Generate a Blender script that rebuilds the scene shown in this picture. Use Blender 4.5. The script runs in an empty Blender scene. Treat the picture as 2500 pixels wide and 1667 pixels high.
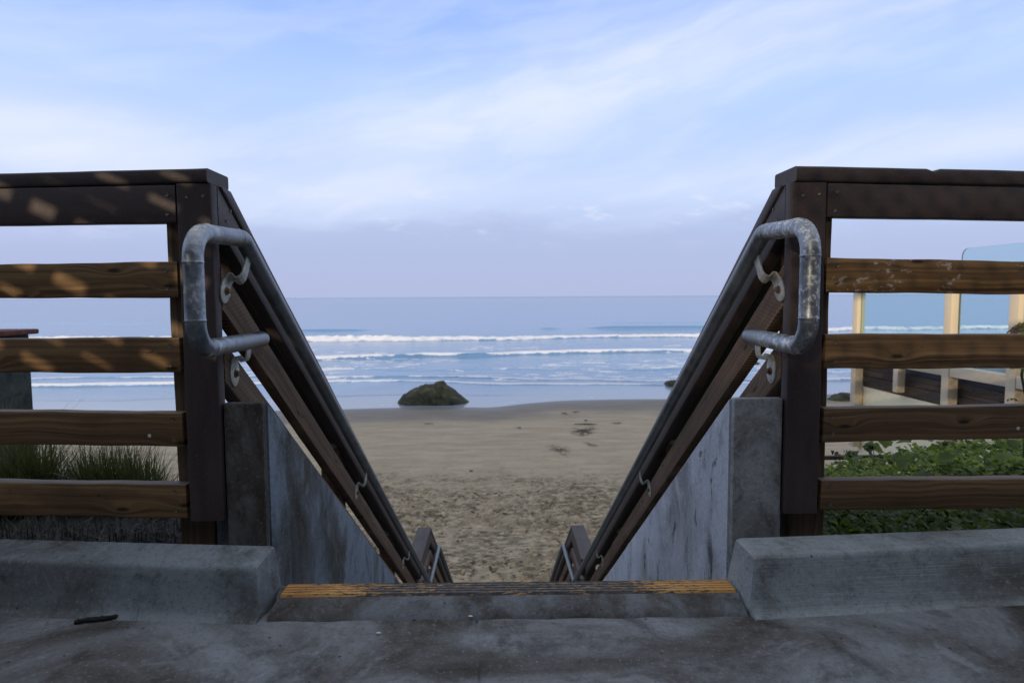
import bpy, bmesh, math, random
import numpy as np
from mathutils import Vector, Matrix

R = math.radians
scn = bpy.context.scene
COL = scn.collection
rng = np.random.RandomState(7)
random.seed(7)

# ------------------------------------------------------------------ camera
CAM = Vector((0, 0, .735)); FPX = 1530.0
psi, pit, rol = R(1.12), R(4.09), R(.33)
F_ = Vector((math.sin(psi)*math.cos(pit), math.cos(psi)*math.cos(pit), -math.sin(pit)))
R0 = Vector((math.cos(psi), -math.sin(psi), 0)); U0 = R0.cross(F_)
RT = R0*math.cos(rol)-U0*math.sin(rol); UP = U0*math.cos(rol)+R0*math.sin(rol)
cd = bpy.data.cameras.new('camera'); cam = bpy.data.objects.new('camera', cd); COL.objects.link(cam)
m = Matrix((RT, UP, -F_)).transposed().to_4x4(); m.translation = CAM
cam.matrix_world = m
cd.sensor_width = 36; cd.lens = 36*FPX/2500; cd.clip_start = .05; cd.clip_end = 80000
cd.dof.use_dof = True; cd.dof.focus_distance = 1.75; cd.dof.aperture_fstop = 6.3
scn.camera = cam
def ray(px, py): return F_+RT*((px-1250)/FPX)-UP*((py-833.5)/FPX)
def atY(px, py, Y): d = ray(px, py); return CAM+d*(Y/d.y)
def atZ(px, py, Z): d = ray(px, py); return CAM+d*((Z-CAM.z)/d.z)
def atX(px, py, X): d = ray(px, py); return CAM+d*(X/d.x)

# ------------------------------------------------------------------ node helper
class N:
    def __init__(s, tree): s.t = tree; s.n = tree.nodes; s.l = tree.links
    def add(s, typ, ins=None, **kw):
        nd = s.n.new(typ)
        for k, v in kw.items(): setattr(nd, k, v)
        for k, v in (ins or {}).items():
            sock = nd.inputs[k]
            if isinstance(v, bpy.types.NodeSocket): s.l.new(v, sock)
            else: sock.default_value = v
        return nd
    def math(s, op, a, b=0.0, c=0.0, clamp=False):
        nd = s.add('ShaderNodeMath', {0: a, 1: b, 2: c}, operation=op, use_clamp=clamp); return nd.outputs[0]
    def vmath(s, op, a, b=(0, 0, 0)):
        return s.add('ShaderNodeVectorMath', {0: a, 1: b}, operation=op).outputs[0]
    def map(s, v, sc=(1, 1, 1), loc=(0, 0, 0), rot=(0, 0, 0)):
        return s.add('ShaderNodeMapping', {'Vector': v, 'Location': loc, 'Rotation': rot, 'Scale': sc}).outputs[0]
    def noise(s, v, sc=5, det=6, rough=.55, dist=0):
        return s.add('ShaderNodeTexNoise', {'Vector': v, 'Scale': sc, 'Detail': det, 'Roughness': rough, 'Distortion': dist}).outputs['Fac']
    def ramp(s, f, stops, interp='LINEAR'):
        nd = s.add('ShaderNodeValToRGB', {'Fac': f}); cr = nd.color_ramp; cr.interpolation = interp
        while len(cr.elements) < len(stops): cr.elements.new(.5)
        for e, (p, c) in zip(cr.elements, stops):
            e.position = p; e.color = (c, c, c, 1) if isinstance(c, (int, float)) else (*c, 1)
        return nd.outputs[0]
    def mix(s, f, a, b, blend='MIX'):
        nd = s.add('ShaderNodeMix', data_type='RGBA', blend_type=blend)
        for i, v in ((0, f), (6, a), (7, b)):
            if isinstance(v, bpy.types.NodeSocket): s.l.new(v, nd.inputs[i])
            elif i == 0: nd.inputs[0].default_value = v
            else: nd.inputs[i].default_value = (*v, 1)
        return nd.outputs[2]
    def sep(s, v): return s.add('ShaderNodeSeparateXYZ', {0: v}).outputs
    def comb(s, x, y, z): return s.add('ShaderNodeCombineXYZ', {0: x, 1: y, 2: z}).outputs[0]
    def step(s, v, lo, hi):
        return s.add('ShaderNodeMapRange', {'Value': v, 'From Min': lo, 'From Max': hi}, interpolation_type='SMOOTHSTEP').outputs[0]

# ------------------------------------------------------------------ world
SUN_TO = Vector((-.5, -.85, .21)).normalized()
w = bpy.data.worlds.new('World'); scn.world = w; w.use_nodes = True
n = N(w.node_tree); n.n.clear()
sky = n.add('ShaderNodeTexSky', sky_type='NISHITA', sun_disc=False)
sky.sun_elevation = math.asin(SUN_TO.z); sky.sun_rotation = math.atan2(SUN_TO.x, SUN_TO.y) % (2*math.pi)
sky.air_density = 1.0; sky.dust_density = .6; sky.ozone_density = 2.0
d = n.add('ShaderNodeTexCoord').outputs['Generated']
dx, dy, dz = n.sep(d)
az = n.math('ARCTAN2', dx, dy); el = n.math('ARCSINE', dz)          # radians, 0 = out to sea
SK = 10.0                                                            # 1/strength
def sc(c): return tuple(v*SK for v in c)
elup = n.math('MAXIMUM', el, 0.0)
grad = n.ramp(n.math('DIVIDE', elup, .9), [(0, (.43, .465, .68)), (.06, (.425, .49, .75)), (.18, (.50, .63, .92)), (.33, (.47, .64, .99)), (.46, (.34, .51, .97)), (.62, (.56, .64, .82)), (1, (.68, .71, .79))])
gradS = n.mix(1.0, grad, (SK, SK, SK), 'MULTIPLY')
base = n.mix(.93, sky.outputs[0], gradS)
def gauss(v, c, wd):
    t = n.math('DIVIDE', n.math('SUBTRACT', v, c), wd)
    return n.math('EXPONENT', n.math('MULTIPLY', n.math('MULTIPLY', t, t), -1.0))
# streaky high cloud; the streaks climb to the right
sv = n.comb(az, n.math('SUBTRACT', el, n.math('MULTIPLY', az, .17)), 0.0)
warp = n.add('ShaderNodeTexNoise', {'Vector': sv, 'Scale': 3.2, 'Detail': 4.0}).outputs['Color']
sv2 = n.vmath('ADD', sv, n.vmath('MULTIPLY', n.vmath('SUBTRACT', warp, (.5, .5, .5)), (.35, .12, 0)))
st1 = n.noise(n.map(sv2, (1.6, 9, 1), (3.1, .7, 0)), 1.7, 5, .5)
st2 = n.noise(n.map(sv2, (5, 22, 1), (1.2, 4.7, 0)), 1.5, 6, .52)
streak = n.math('ADD', n.math('MULTIPLY', st1, .65), n.math('MULTIPLY', st2, .35))
streak = n.step(streak, .40, .66)
# long bright band rising from lower left to upper right
bc = n.math('ADD', .272, n.math('MULTIPLY', az, .25))
bnd = n.math('MULTIPLY', gauss(el, bc, .062), n.step(az, -.55, -.05))
bnd = n.math('MULTIPLY', bnd, n.math('ADD', .45, n.math('MULTIPLY', st2, .9)))
bc2 = n.math('ADD', .160, n.math('MULTIPLY', az, .05))
bnd2 = n.math('MULTIPLY', gauss(el, bc2, .040), n.math('ADD', .25, n.math('MULTIPLY', st1, .9)))
bnd3 = n.math('MULTIPLY', n.math('MULTIPLY', gauss(el, .205, .05), n.step(n.math('MULTIPLY', az, -1.0), .30, .62)), 1.0)
cov = n.math('MULTIPLY', streak, n.step(el, .04, .16))
cov = n.math('MULTIPLY', cov, .28)
cov = n.math('ADD', cov, n.math('MULTIPLY', bnd, .62))
cov = n.math('ADD', cov, n.math('MULTIPLY', bnd2, .50))
cov = n.math('ADD', cov, n.math('MULTIPLY', bnd3, .75), clamp=True)
sky1 = n.mix(cov, base, sc((.74, .80, .98)))
# low lavender-grey bank with torn upper edge
lv = n.comb(az, el, 0.0)
lwarp = n.noise(n.map(lv, (1, 3.6, 1), (7.3, 0, 0)), 4.2, 9, .6)
edge = n.math('ADD', .108, n.math('MULTIPLY', n.math('SUBTRACT', lwarp, .5), .16))
bank = n.math('SUBTRACT', 1.0, n.step(n.math('SUBTRACT', el, edge), -.022, .022))
bank = n.math('MULTIPLY', bank, n.math('ADD', .35, n.math('MULTIPLY', gauss(az, .02, .55), .45)))
tuft = n.noise(n.map(lv, (1, 3.0, 1), (2.2, 1.9, 0)), 9, 8, .6)
tuft = n.math('MULTIPLY', n.step(tuft, .56, .72), gauss(el, .128, .035))
sky2 = n.mix(n.math('MULTIPLY', bank, .8), sky1, sc((.42, .487, .725)))
sky3 = n.mix(n.math('MULTIPLY', tuft, .6), sky2, sc((.80, .82, .95)))
below = n.step(dz, -.02, -.001)
sky4 = n.mix(below, sc((.10, .12, .16)), sky3)
bg = n.add('ShaderNodeBackground', {'Color': sky4, 'Strength': .1})
n.l.new(bg.outputs[0], n.add('ShaderNodeOutputWorld').inputs[0])

# ------------------------------------------------------------------ sun + exposure
sl = bpy.data.lights.new('sun', 'SUN'); so = bpy.data.objects.new('sun', sl); COL.objects.link(so)
sl.energy = 2.6; sl.angle = R(.42); sl.color = (1.0, .81, .58)
so.rotation_euler = SUN_TO.to_track_quat('Z', 'Y').to_euler(); so.location = (-20, -30, 20)
scn.view_settings.view_transform = 'Standard'; scn.view_settings.look = 'None'
scn.view_settings.exposure = 0.12; scn.view_settings.gamma = 1.0; scn.view_settings.use_curve_mapping = False
scn.render.engine = 'CYCLES'

# ------------------------------------------------------------------ object helpers
WM = {}
def tag(o, label=None, cat=None, group=None, kind=None):
    if label: o['label'] = label
    if cat: o['category'] = cat
    if group: o['group'] = group
    if kind: o['kind'] = kind
    return o
def thing(name, loc, label, cat, group=None):
    o = bpy.data.objects.new(name, None); COL.objects.link(o); o.location = loc
    o.empty_display_size = .1
    WM[o.name] = Matrix.Translation(Vector(loc)); return tag(o, label, cat, group)
def link(name, me, M, parent=None, mat=None):
    o = bpy.data.objects.new(name, me); COL.objects.link(o)
    M = M.copy(); WM[o.name] = M
    if parent: o.parent = parent; o.matrix_basis = WM[parent.name].inverted() @ M
    else: o.matrix_basis = M
    if mat: me.materials.append(mat)
    return o
def frame(O, ex, ey):
    ex = Vector(ex).normalized(); ey = Vector(ey); ey = (ey-ex*ey.dot(ex)).normalized(); ez = ex.cross(ey)
    M = Matrix((ex, ey, ez)).transposed().to_4x4(); M.translation = Vector(O); return M
def smooth(me, ang=35):
    me.polygons.foreach_set('use_smooth', [True]*len(me.polygons))
    try: me.set_sharp_from_angle(angle=R(ang))
    except Exception: pass
def board(name, L0, L1, h0, h1, t0, t1, M, mat, parent=None, k0=0., k1=0., r=.004, n_=None, wob=.0012, hz=None, seed=None, chips=()):
    """a timber: length along local x, h = local y, t = local z; ends sheared by k, edges rounded by r, faintly wavy"""
    rs = np.random.RandomState(seed if seed is not None else random.randint(0, 99999))
    cs = []
    for (cy, cz, a0) in ((h1-r, t1-r, 0), (h1-r, t0+r, 90), (h0+r, t0+r, 180), (h0+r, t1-r, 270)):
        for a in (0, 45, 90):
            A = R(a0+a); cs.append((cy+r*math.cos(A), cz+r*math.sin(A), a0))
    # order: angles run y->z ... fix ordering into a loop
    cs = []
    for (cy, cz, a0) in ((h1-r, t1-r, 0), (h0+r, t1-r, 90), (h0+r, t0+r, 180), (h1-r, t0+r, 270)):
        for a in (0, 45, 90):
            A = R(a0+a); cs.append((cy+r*math.cos(A), cz+r*math.sin(A)))
    K = len(cs); L = abs(L1-L0); n_ = n_ or max(2, int(L/.035))
    ph = rs.rand(8)*6.28
    vs = []; fs = []
    for i in range(n_+1):
        f = i/n_; l = L0+(L1-L0)*f
        wy1 = wob*(math.sin(l*5+ph[0])+.6*math.sin(l*17+ph[1])+.4*math.sin(l*41+ph[2]))
        wy0 = wob*(math.sin(l*6+ph[3])+.6*math.sin(l*19+ph[4])+.4*math.sin(l*37+ph[5]))
        wz = wob*.8*math.sin(l*4+ph[6])
        for (y, z) in cs:
            k = k0*(1-f)+k1*f
            top = y > (h0+h1)/2
            yy = y+(wy1 if top else wy0)
            for (cl, cw, cdp) in chips:
                if top: yy -= cdp*math.exp(-((l-cl)/cw)**4)
            vs.append((l+k*yy, yy, z+wz))
    for i in range(n_):
        for j in range(K):
            a = i*K+j; b = i*K+(j+1) % K; fs.append((a, b, b+K, a+K))
    fs.append(tuple(range(K-1, -1, -1))); fs.append(tuple(n_*K+j for j in range(K)))
    me = bpy.data.meshes.new(name); me.from_pydata(vs, [], fs)
    bm = bmesh.new(); bm.from_mesh(me); bmesh.ops.recalc_face_normals(bm, faces=bm.faces); bm.to_mesh(me); bm.free()
    smooth(me, 50)
    return link(name, me, M, parent, mat)
def polymesh(name, vs, fs, mat, parent=None, M=None, bevel=0, seg=2, sm=True, cuts=0, disp=0):
    me = bpy.data.meshes.new(name); me.from_pydata([tuple(v) for v in vs], [], fs)
    bm = bmesh.new(); bm.from_mesh(me); bmesh.ops.recalc_face_normals(bm, faces=bm.faces)
    if bevel: bmesh.ops.bevel(bm, geom=[e for e in bm.edges], offset=bevel, segments=seg, profile=.6, affect='EDGES', clamp_overlap=True)
    bm.to_mesh(me); bm.free()
    if sm: smooth(me, 40)
    return link(name, me, M or Matrix(), parent, mat)
BOXF = [(0, 1, 3, 2), (4, 6, 7, 5), (0, 4, 5, 1), (2, 3, 7, 6), (0, 2, 6, 4), (1, 5, 7, 3)]
def box(name, a, b, mat, parent=None, bevel=.003, M=None):
    vs = [(x, y, z) for x in (a[0], b[0]) for y in (a[1], b[1]) for z in (a[2], b[2])]
    return polymesh(name, vs, BOXF, mat, parent, M, bevel)
def fillet(pts, r, seg=8):
    out = [Vector(pts[0])]
    for i in range(1, len(pts)-1):
        p0, p1, p2 = map(Vector, pts[i-1:i+2]); rr = r[i-1] if isinstance(r, (list, tuple)) else r
        a = (p0-p1).normalized(); b = (p2-p1).normalized(); ang = a.angle(b)
        if abs(math.pi-ang) < .01: out.append(p1); continue
        t = rr/math.tan(ang/2); A = p1+a*t; B = p1+b*t
        C_ = p1+(a+b).normalized()*(rr/math.sin(ang/2)); u = A-C_; v = B-C_; om = u.angle(v)
        for k in range(seg+1):
            f = k/seg; out.append(C_+u*(math.sin((1-f)*om)/math.sin(om))+v*(math.sin(f*om)/math.sin(om)))
    out.append(Vector(pts[-1])); return out
def tube(name, pts, rad, mat, parent=None, origin=None, sides=28, rings=(), cap=True, step=.02):
    # resample finely, rings = list of (arclength, height, width)
    P = [Vector(p) for p in pts]; fine = [P[0]]
    for a, b in zip(P[:-1], P[1:]):
        k = max(1, int((b-a).length/step))
        for i in range(1, k+1): fine.append(a+(b-a)*i/k)
    S = [0.]
    for a, b in zip(fine[:-1], fine[1:]): S.append(S[-1]+(b-a).length)
    extra = []
    for (s0, hh, ww) in rings: extra += [s0+ww*q for q in (-2.2, -1.1, -.5, 0, .5, 1.1, 2.2)]
    def pos(s):
        s = min(max(s, 0), S[-1]); i = int(np.searchsorted(S, s))
        if i == 0: return fine[0]
        f = (s-S[i-1])/max(1e-9, S[i]-S[i-1]); return fine[i-1].lerp(fine[i], f)
    T = sorted(S+[e for e in extra if 0 < e < S[-1]])
    prof = []
    for s in T:
        r = rad
        for (s0, hh, ww) in rings: r += hh*math.exp(-((s-s0)/ww)**2)
        prof.append((s, r))
    if cap:
        cr = rad*.45
        head = [(-.0001, rad*.02), (0, rad-cr)]; 
        prof = [(0, rad*.02), (0.0003, rad-cr), (cr*.3, rad-cr*.29), (cr, rad)]+[q for q in prof if cr*1.1 < q[0] < S[-1]-cr*1.1]+[(S[-1]-cr, rad), (S[-1]-cr*.3, rad-cr*.29), (S[-1]-.0003, rad-cr), (S[-1], rad*.02)]
    vs = []; up = None; fs = []
    pts2 = [pos(s) for s, _ in prof]
    for i, (s, r) in enumerate(prof):
        a = pos(s-.003); b = pos(s+.003); t = (b-a).normalized()
        if up is None: up = Vector((1, 0, 0)) if abs(t.x) < .9 else Vector((0, 0, 1))
        up = (up-t*up.dot(t)).normalized(); sd = t.cross(up)
        for j in range(sides):
            A = 2*math.pi*j/sides; vs.append(pts2[i]+(up*math.cos(A)+sd*math.sin(A))*r)
    for i in range(len(prof)-1):
        for j in range(sides):
            a = i*sides+j; b = i*sides+(j+1) % sides; fs.append((a, b, b+sides, a+sides))
    fs.append(tuple(range(sides-1, -1, -1))); fs.append(tuple((len(prof)-1)*sides+j for j in range(sides)))
    O = Vector(origin) if origin is not None else Vector((0, 0, 0))
    me = bpy.data.meshes.new(name); me.from_pydata([tuple(v-O) for v in vs], [], fs); smooth(me, 60)
    bm = bmesh.new(); bm.from_mesh(me); bmesh.ops.recalc_face_normals(bm, faces=bm.faces); bm.to_mesh(me); bm.free()
    return link(name, me, Matrix.Translation(O), parent, mat)
def gridmesh(name, X, Y, Z, mat, attrs=None):
    r, c = X.shape; co = np.stack([X, Y, Z], -1).reshape(-1, 3).astype(np.float32)
    i = np.arange(r*c).reshape(r, c); q = np.stack([i[:-1, :-1], i[:-1, 1:], i[1:, 1:], i[1:, :-1]], -1).reshape(-1, 4)
    me = bpy.data.meshes.new(name); me.vertices.add(len(co)); me.vertices.foreach_set('co', co.ravel())
    me.loops.add(q.size); me.loops.foreach_set('vertex_index', q.ravel().astype(np.int32))
    me.polygons.add(len(q)); me.polygons.foreach_set('loop_start', np.arange(0, q.size, 4, dtype=np.int32))
    me.update(calc_edges=True); me.polygons.foreach_set('use_smooth', np.ones(len(q), bool))
    for k, v in (attrs or {}).items():
        a = me.attributes.new(k, 'FLOAT', 'POINT'); a.data.foreach_set('value', v.astype(np.float32).ravel())
    return link(name, me, Matrix(), None, mat)
NT = {}
def vnoise(x, y, sc_, oct_=4, seed=0, gain=.5):
    out = np.zeros_like(x, dtype=float); amp = 1; tot = 0
    for o in range(oct_):
        T = NT.get(seed*31+o)
        if T is None: T = NT[seed*31+o] = np.random.RandomState(seed*31+o).rand(256, 256)
        fx = x/sc_*2**o+37.3*o+500; fy = y/sc_*2**o+11.7*o+500
        ix = np.floor(fx).astype(int); iy = np.floor(fy).astype(int); tx = fx-ix; ty = fy-iy
        tx = tx*tx*(3-2*tx); ty = ty*ty*(3-2*ty)
        a = T[ix % 256, iy % 256]; b = T[(ix+1) % 256, iy % 256]; c = T[ix % 256, (iy+1) % 256]; d_ = T[(ix+1) % 256, (iy+1) % 256]
        out += amp*((a*(1-tx)+b*tx)*(1-ty)+(c*(1-tx)+d_*tx)*ty); tot += amp; amp *= gain
    return out/tot
def sst(x, a, b): t = np.clip((x-a)/(b-a), 0, 1); return t*t*(3-2*t)

# ------------------------------------------------------------------ materials
def mat(name):
    m_ = bpy.data.materials.new(name); m_.use_nodes = True; nn = N(m_.node_tree); nn.n.clear()
    out = nn.add('ShaderNodeOutputMaterial'); bs = nn.add('ShaderNodeBsdfPrincipled'); nn.l.new(bs.outputs[0], out.inputs[0])
    return m_, nn, bs
def setp(nn, bs, **kw):
    for k, v in kw.items():
        k = k.replace('_', ' ')
        if isinstance(v, bpy.types.NodeSocket): nn.l.new(v, bs.inputs[k])
        else: bs.inputs[k].default_value = (*v, 1) if isinstance(v, tuple) and len(v) == 3 else v
def bump(nn, bs, h, st=.3, dist=.01):
    nn.l.new(nn.add('ShaderNodeBump', {'Height': h, 'Strength': st, 'Distance': dist}).outputs[0], bs.inputs['Normal'])
def ocoord(nn, rnd=True):
    v = nn.add('ShaderNodeTexCoord').outputs['Object']
    if rnd:
        q = nn.add('ShaderNodeObjectInfo').outputs['Random']
        v = nn.vmath('ADD', v, nn.comb(nn.math('MULTIPLY', q, 17.3), nn.math('MULTIPLY', q, 9.1), nn.math('MULTIPLY', q, 5.7)))
    return v

def m_composite():
    m_, nn, bs = mat('dark_composite'); v = ocoord(nn)
    a = nn.noise(nn.map(v, (1, 5, 5)), 4, 6); sp = nn.noise(v, 240, 3, .7); sc1 = nn.noise(nn.map(v, (1, 2, 2)), 22, 6, .7)
    c = nn.ramp(a, [(.3, (.040, .029, .027)), (.7, (.074, .053, .048))])
    c = nn.mix(nn.step(sp, .60, .74), c, (.17, .13, .12))
    c = nn.mix(nn.math('MULTIPLY', nn.step(sc1, .70, .76), .5), c, (.24, .21, .19))
    setp(nn, bs, Base_Color=c, Roughness=nn.ramp(sp, [(.3, .45), (.7, .68)]), Specular_IOR_Level=.35)
    bump(nn, bs, nn.math('ADD', sp, nn.math('MULTIPLY', sc1, .6)), .25, .002); return m_
def m_wood(name, dark, mid, light, grain=1.0, slots=False, paint=0., top=(.16, .15, .14)):
    m_, nn, bs = mat(name); v0 = nn.add('ShaderNodeTexCoord').outputs['Object']; v = ocoord(nn)
    # knots: sparse voronoi cells
    vo = nn.add('ShaderNodeTexVoronoi', {'Vector': nn.map(v, (1.9, 6.5, 1.0)), 'Scale': 1.9, 'Randomness': 1.0}, voronoi_dimensions='2D')
    kd = vo.outputs['Distance']; on = nn.step(nn.sep(vo.outputs['Color'])[0], .34, .38)
    kn = nn.math('MULTIPLY', nn.math('EXPONENT', nn.math('MULTIPLY', nn.math('MULTIPLY', kd, kd), -210.0)), on)
    big = nn.math('MULTIPLY', nn.math('EXPONENT', nn.math('MULTIPLY', nn.math('MULTIPLY', kd, kd), -26.0)), on)
    x, y, z = nn.sep(v)
    wv = nn.noise(nn.map(v, (1.3, 3, 3)), 2.2, 3)
    yy = nn.math('ADD', nn.math('ADD', y, nn.math('MULTIPLY', wv, .034)), nn.math('MULTIPLY', big, .022))
    gv = nn.comb(nn.math('MULTIPLY', x, .5), yy, z)
    ringn = nn.noise(nn.map(gv, (1.0, 34, 9)), 1.6*grain, 3, .5)
    fib = nn.noise(nn.map(gv, (5, 190, 60)), 1.4, 4, .7)
    rings = nn.math('FRACT', nn.math('MULTIPLY', yy, 62*grain))
    rings = nn.math('ABSOLUTE', nn.math('SUBTRACT', rings, .5))
    g = nn.math('ADD', nn.math('MULTIPLY', ringn, .60), nn.math('ADD', nn.math('MULTIPLY', fib, .34), nn.math('MULTIPLY', rings, .17)))
    c = nn.ramp(g, [(.34, dark), (.50, mid), (.68, light)])
    blot = nn.noise(nn.map(v, (1, 2, 2)), 3.0, 5, .6)
    c = nn.mix(nn.math('MULTIPLY', nn.step(blot, .48, .72), .6), c, tuple(q*.42 for q in mid))
    c = nn.mix(nn.math('MULTIPLY', nn.step(kn, .15, .75), .85), c, tuple(q*.22 for q in dark))
    ck = nn.noise(nn.map(gv, (2.4, 110, 30), (4, 2, 8)), 1.3, 3, .6); ck = nn.step(ck, .655, .69)   # drying checks along the grain
    c = nn.mix(nn.math('MULTIPLY', ck, .75), c, tuple(q*.3 for q in dark))
    dent = nn.noise(nn.map(v, (9, 22, 9)), 3.0, 3, .6); dent = nn.step(dent, .70, .74); c = nn.mix(nn.math('MULTIPLY', dent, .7), c, tuple(q*.35 for q in dark))
    h = nn.math('SUBTRACT', nn.math('ADD', g, nn.math('MULTIPLY', kn, -.6)), nn.math('MULTIPLY', nn.math('MAXIMUM', ck, dent), .8))
    if paint:   # flaked white paint remnants
        pn = nn.noise(nn.map(v0, (1.0, 1.7, 1)), 30, 7, .72); pm = nn.noise(nn.map(v0, (1, 1, 1), (3.3, 0, 0)), 6.5, 3)
        pk = nn.math('MULTIPLY', nn.step(pn, .555, .60), nn.step(pm, .47, .54))
        c = nn.mix(nn.math('MULTIPLY', pk, paint), c, (.42, .40, .37))
    if slots:   # incised pressure-treatment slits in rows
        sx, sy, sz = nn.sep(v0)
        row = nn.math('FLOOR', nn.math('MULTIPLY', sy, 125.0)); off = nn.math('MULTIPLY', nn.math('MODULO', nn.math('ABSOLUTE', row), 2.0), .5)
        fx = nn.math('ABSOLUTE', nn.math('SUBTRACT', nn.math('FRACT', nn.math('ADD', nn.math('MULTIPLY', sx, 62.0), off)), .5))
        fy = nn.math('ABSOLUTE', nn.math('SUBTRACT', nn.math('FRACT', nn.math('MULTIPLY', sy, 125.0)), .5))
        s_ = nn.math('MULTIPLY', nn.math('SUBTRACT', 1.0, nn.step(fx, .22, .32)), nn.math('SUBTRACT', 1.0, nn.step(fy, .10, .2)))
        s_ = nn.math('MULTIPLY', s_, nn.step(nn.noise(nn.map(v, (1, 2, 1)), 3.5, 2), .42, .50))
        c = nn.mix(nn.math('MULTIPLY', s_, .75), c, tuple(q*.25 for q in dark)); h = nn.math('SUBTRACT', h, nn.math('MULTIPLY', s_, .8))
    # grey frayed fibres on the weathered upper edge
    nz = nn.sep(nn.add('ShaderNodeNewGeometry').outputs['Normal'])[2]
    wf = nn.math('MULTIPLY', nn.step(nz, .75, .97), nn.ramp(nn.noise(nn.map(v, (4, 60, 60)), 1.2, 5, .7), [(.35, .25), (.6, 1.0)]))
    c = nn.mix(nn.math('MULTIPLY', wf, .8), c, top)
    setp(nn, bs, Base_Color=c, Roughness=.72, Specular_IOR_Level=.3)
    bump(nn, bs, h, .5, .0035); return m_
def m_galv(name, white=.3, metal=.85):
    m_, nn, bs = mat(name); v = nn.add('ShaderNodeTexCoord').outputs['Object']
    a = nn.noise(v, 9, 7, .65, .6); b = nn.noise(v, 70, 5, .7); c3 = nn.noise(v, 26, 6, .7)
    c = nn.ramp(nn.math('ADD', nn.math('MULTIPLY', a, .55), nn.math('MULTIPLY', c3, .45)), [(.36, (.10, .115, .135)), (.50, (.23, .25, .27)), (.64, (.42, .45, .49))])
    oxm = nn.math('MULTIPLY', nn.step(b, .50, .60), nn.step(a, .5-.12*white, .62-.12*white))
    yo = nn.sep(v)[1]; loop_ = nn.step(yo, .07, -.10)   # weathering bloom sits on the exposed loop only
    oxm = nn.math('MULTIPLY', oxm, nn.math('ADD', .08, nn.math('MULTIPLY', loop_, .92)))
    c = nn.mix(nn.math('SUBTRACT', 1.0, loop_), c, nn.ramp(a, [(.35, (.13, .14, .155)), (.65, (.24, .255, .27))]))
    c = nn.mix(nn.math('MULTIPLY', oxm, min(1, .45+white*.5)), c, (.62, .64, .66))
    rust = nn.math('MULTIPLY', nn.step(nn.noise(v, 14, 6, .7, .4), .68, .76), .5); c = nn.mix(rust, c, (.20, .12, .07))
    met = nn.math('MULTIPLY', nn.math('SUBTRACT', 1.0, nn.math('MAXIMUM', nn.math('MULTIPLY', oxm, .8), rust)), metal)
    setp(nn, bs, Base_Color=c, Metallic=met, Roughness=nn.ramp(a, [(.35, .30), (.65, .52)]))
    bump(nn, bs, nn.math('ADD', b, nn.math('MULTIPLY', c3, .8)), .22, .0015); return m_
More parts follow.
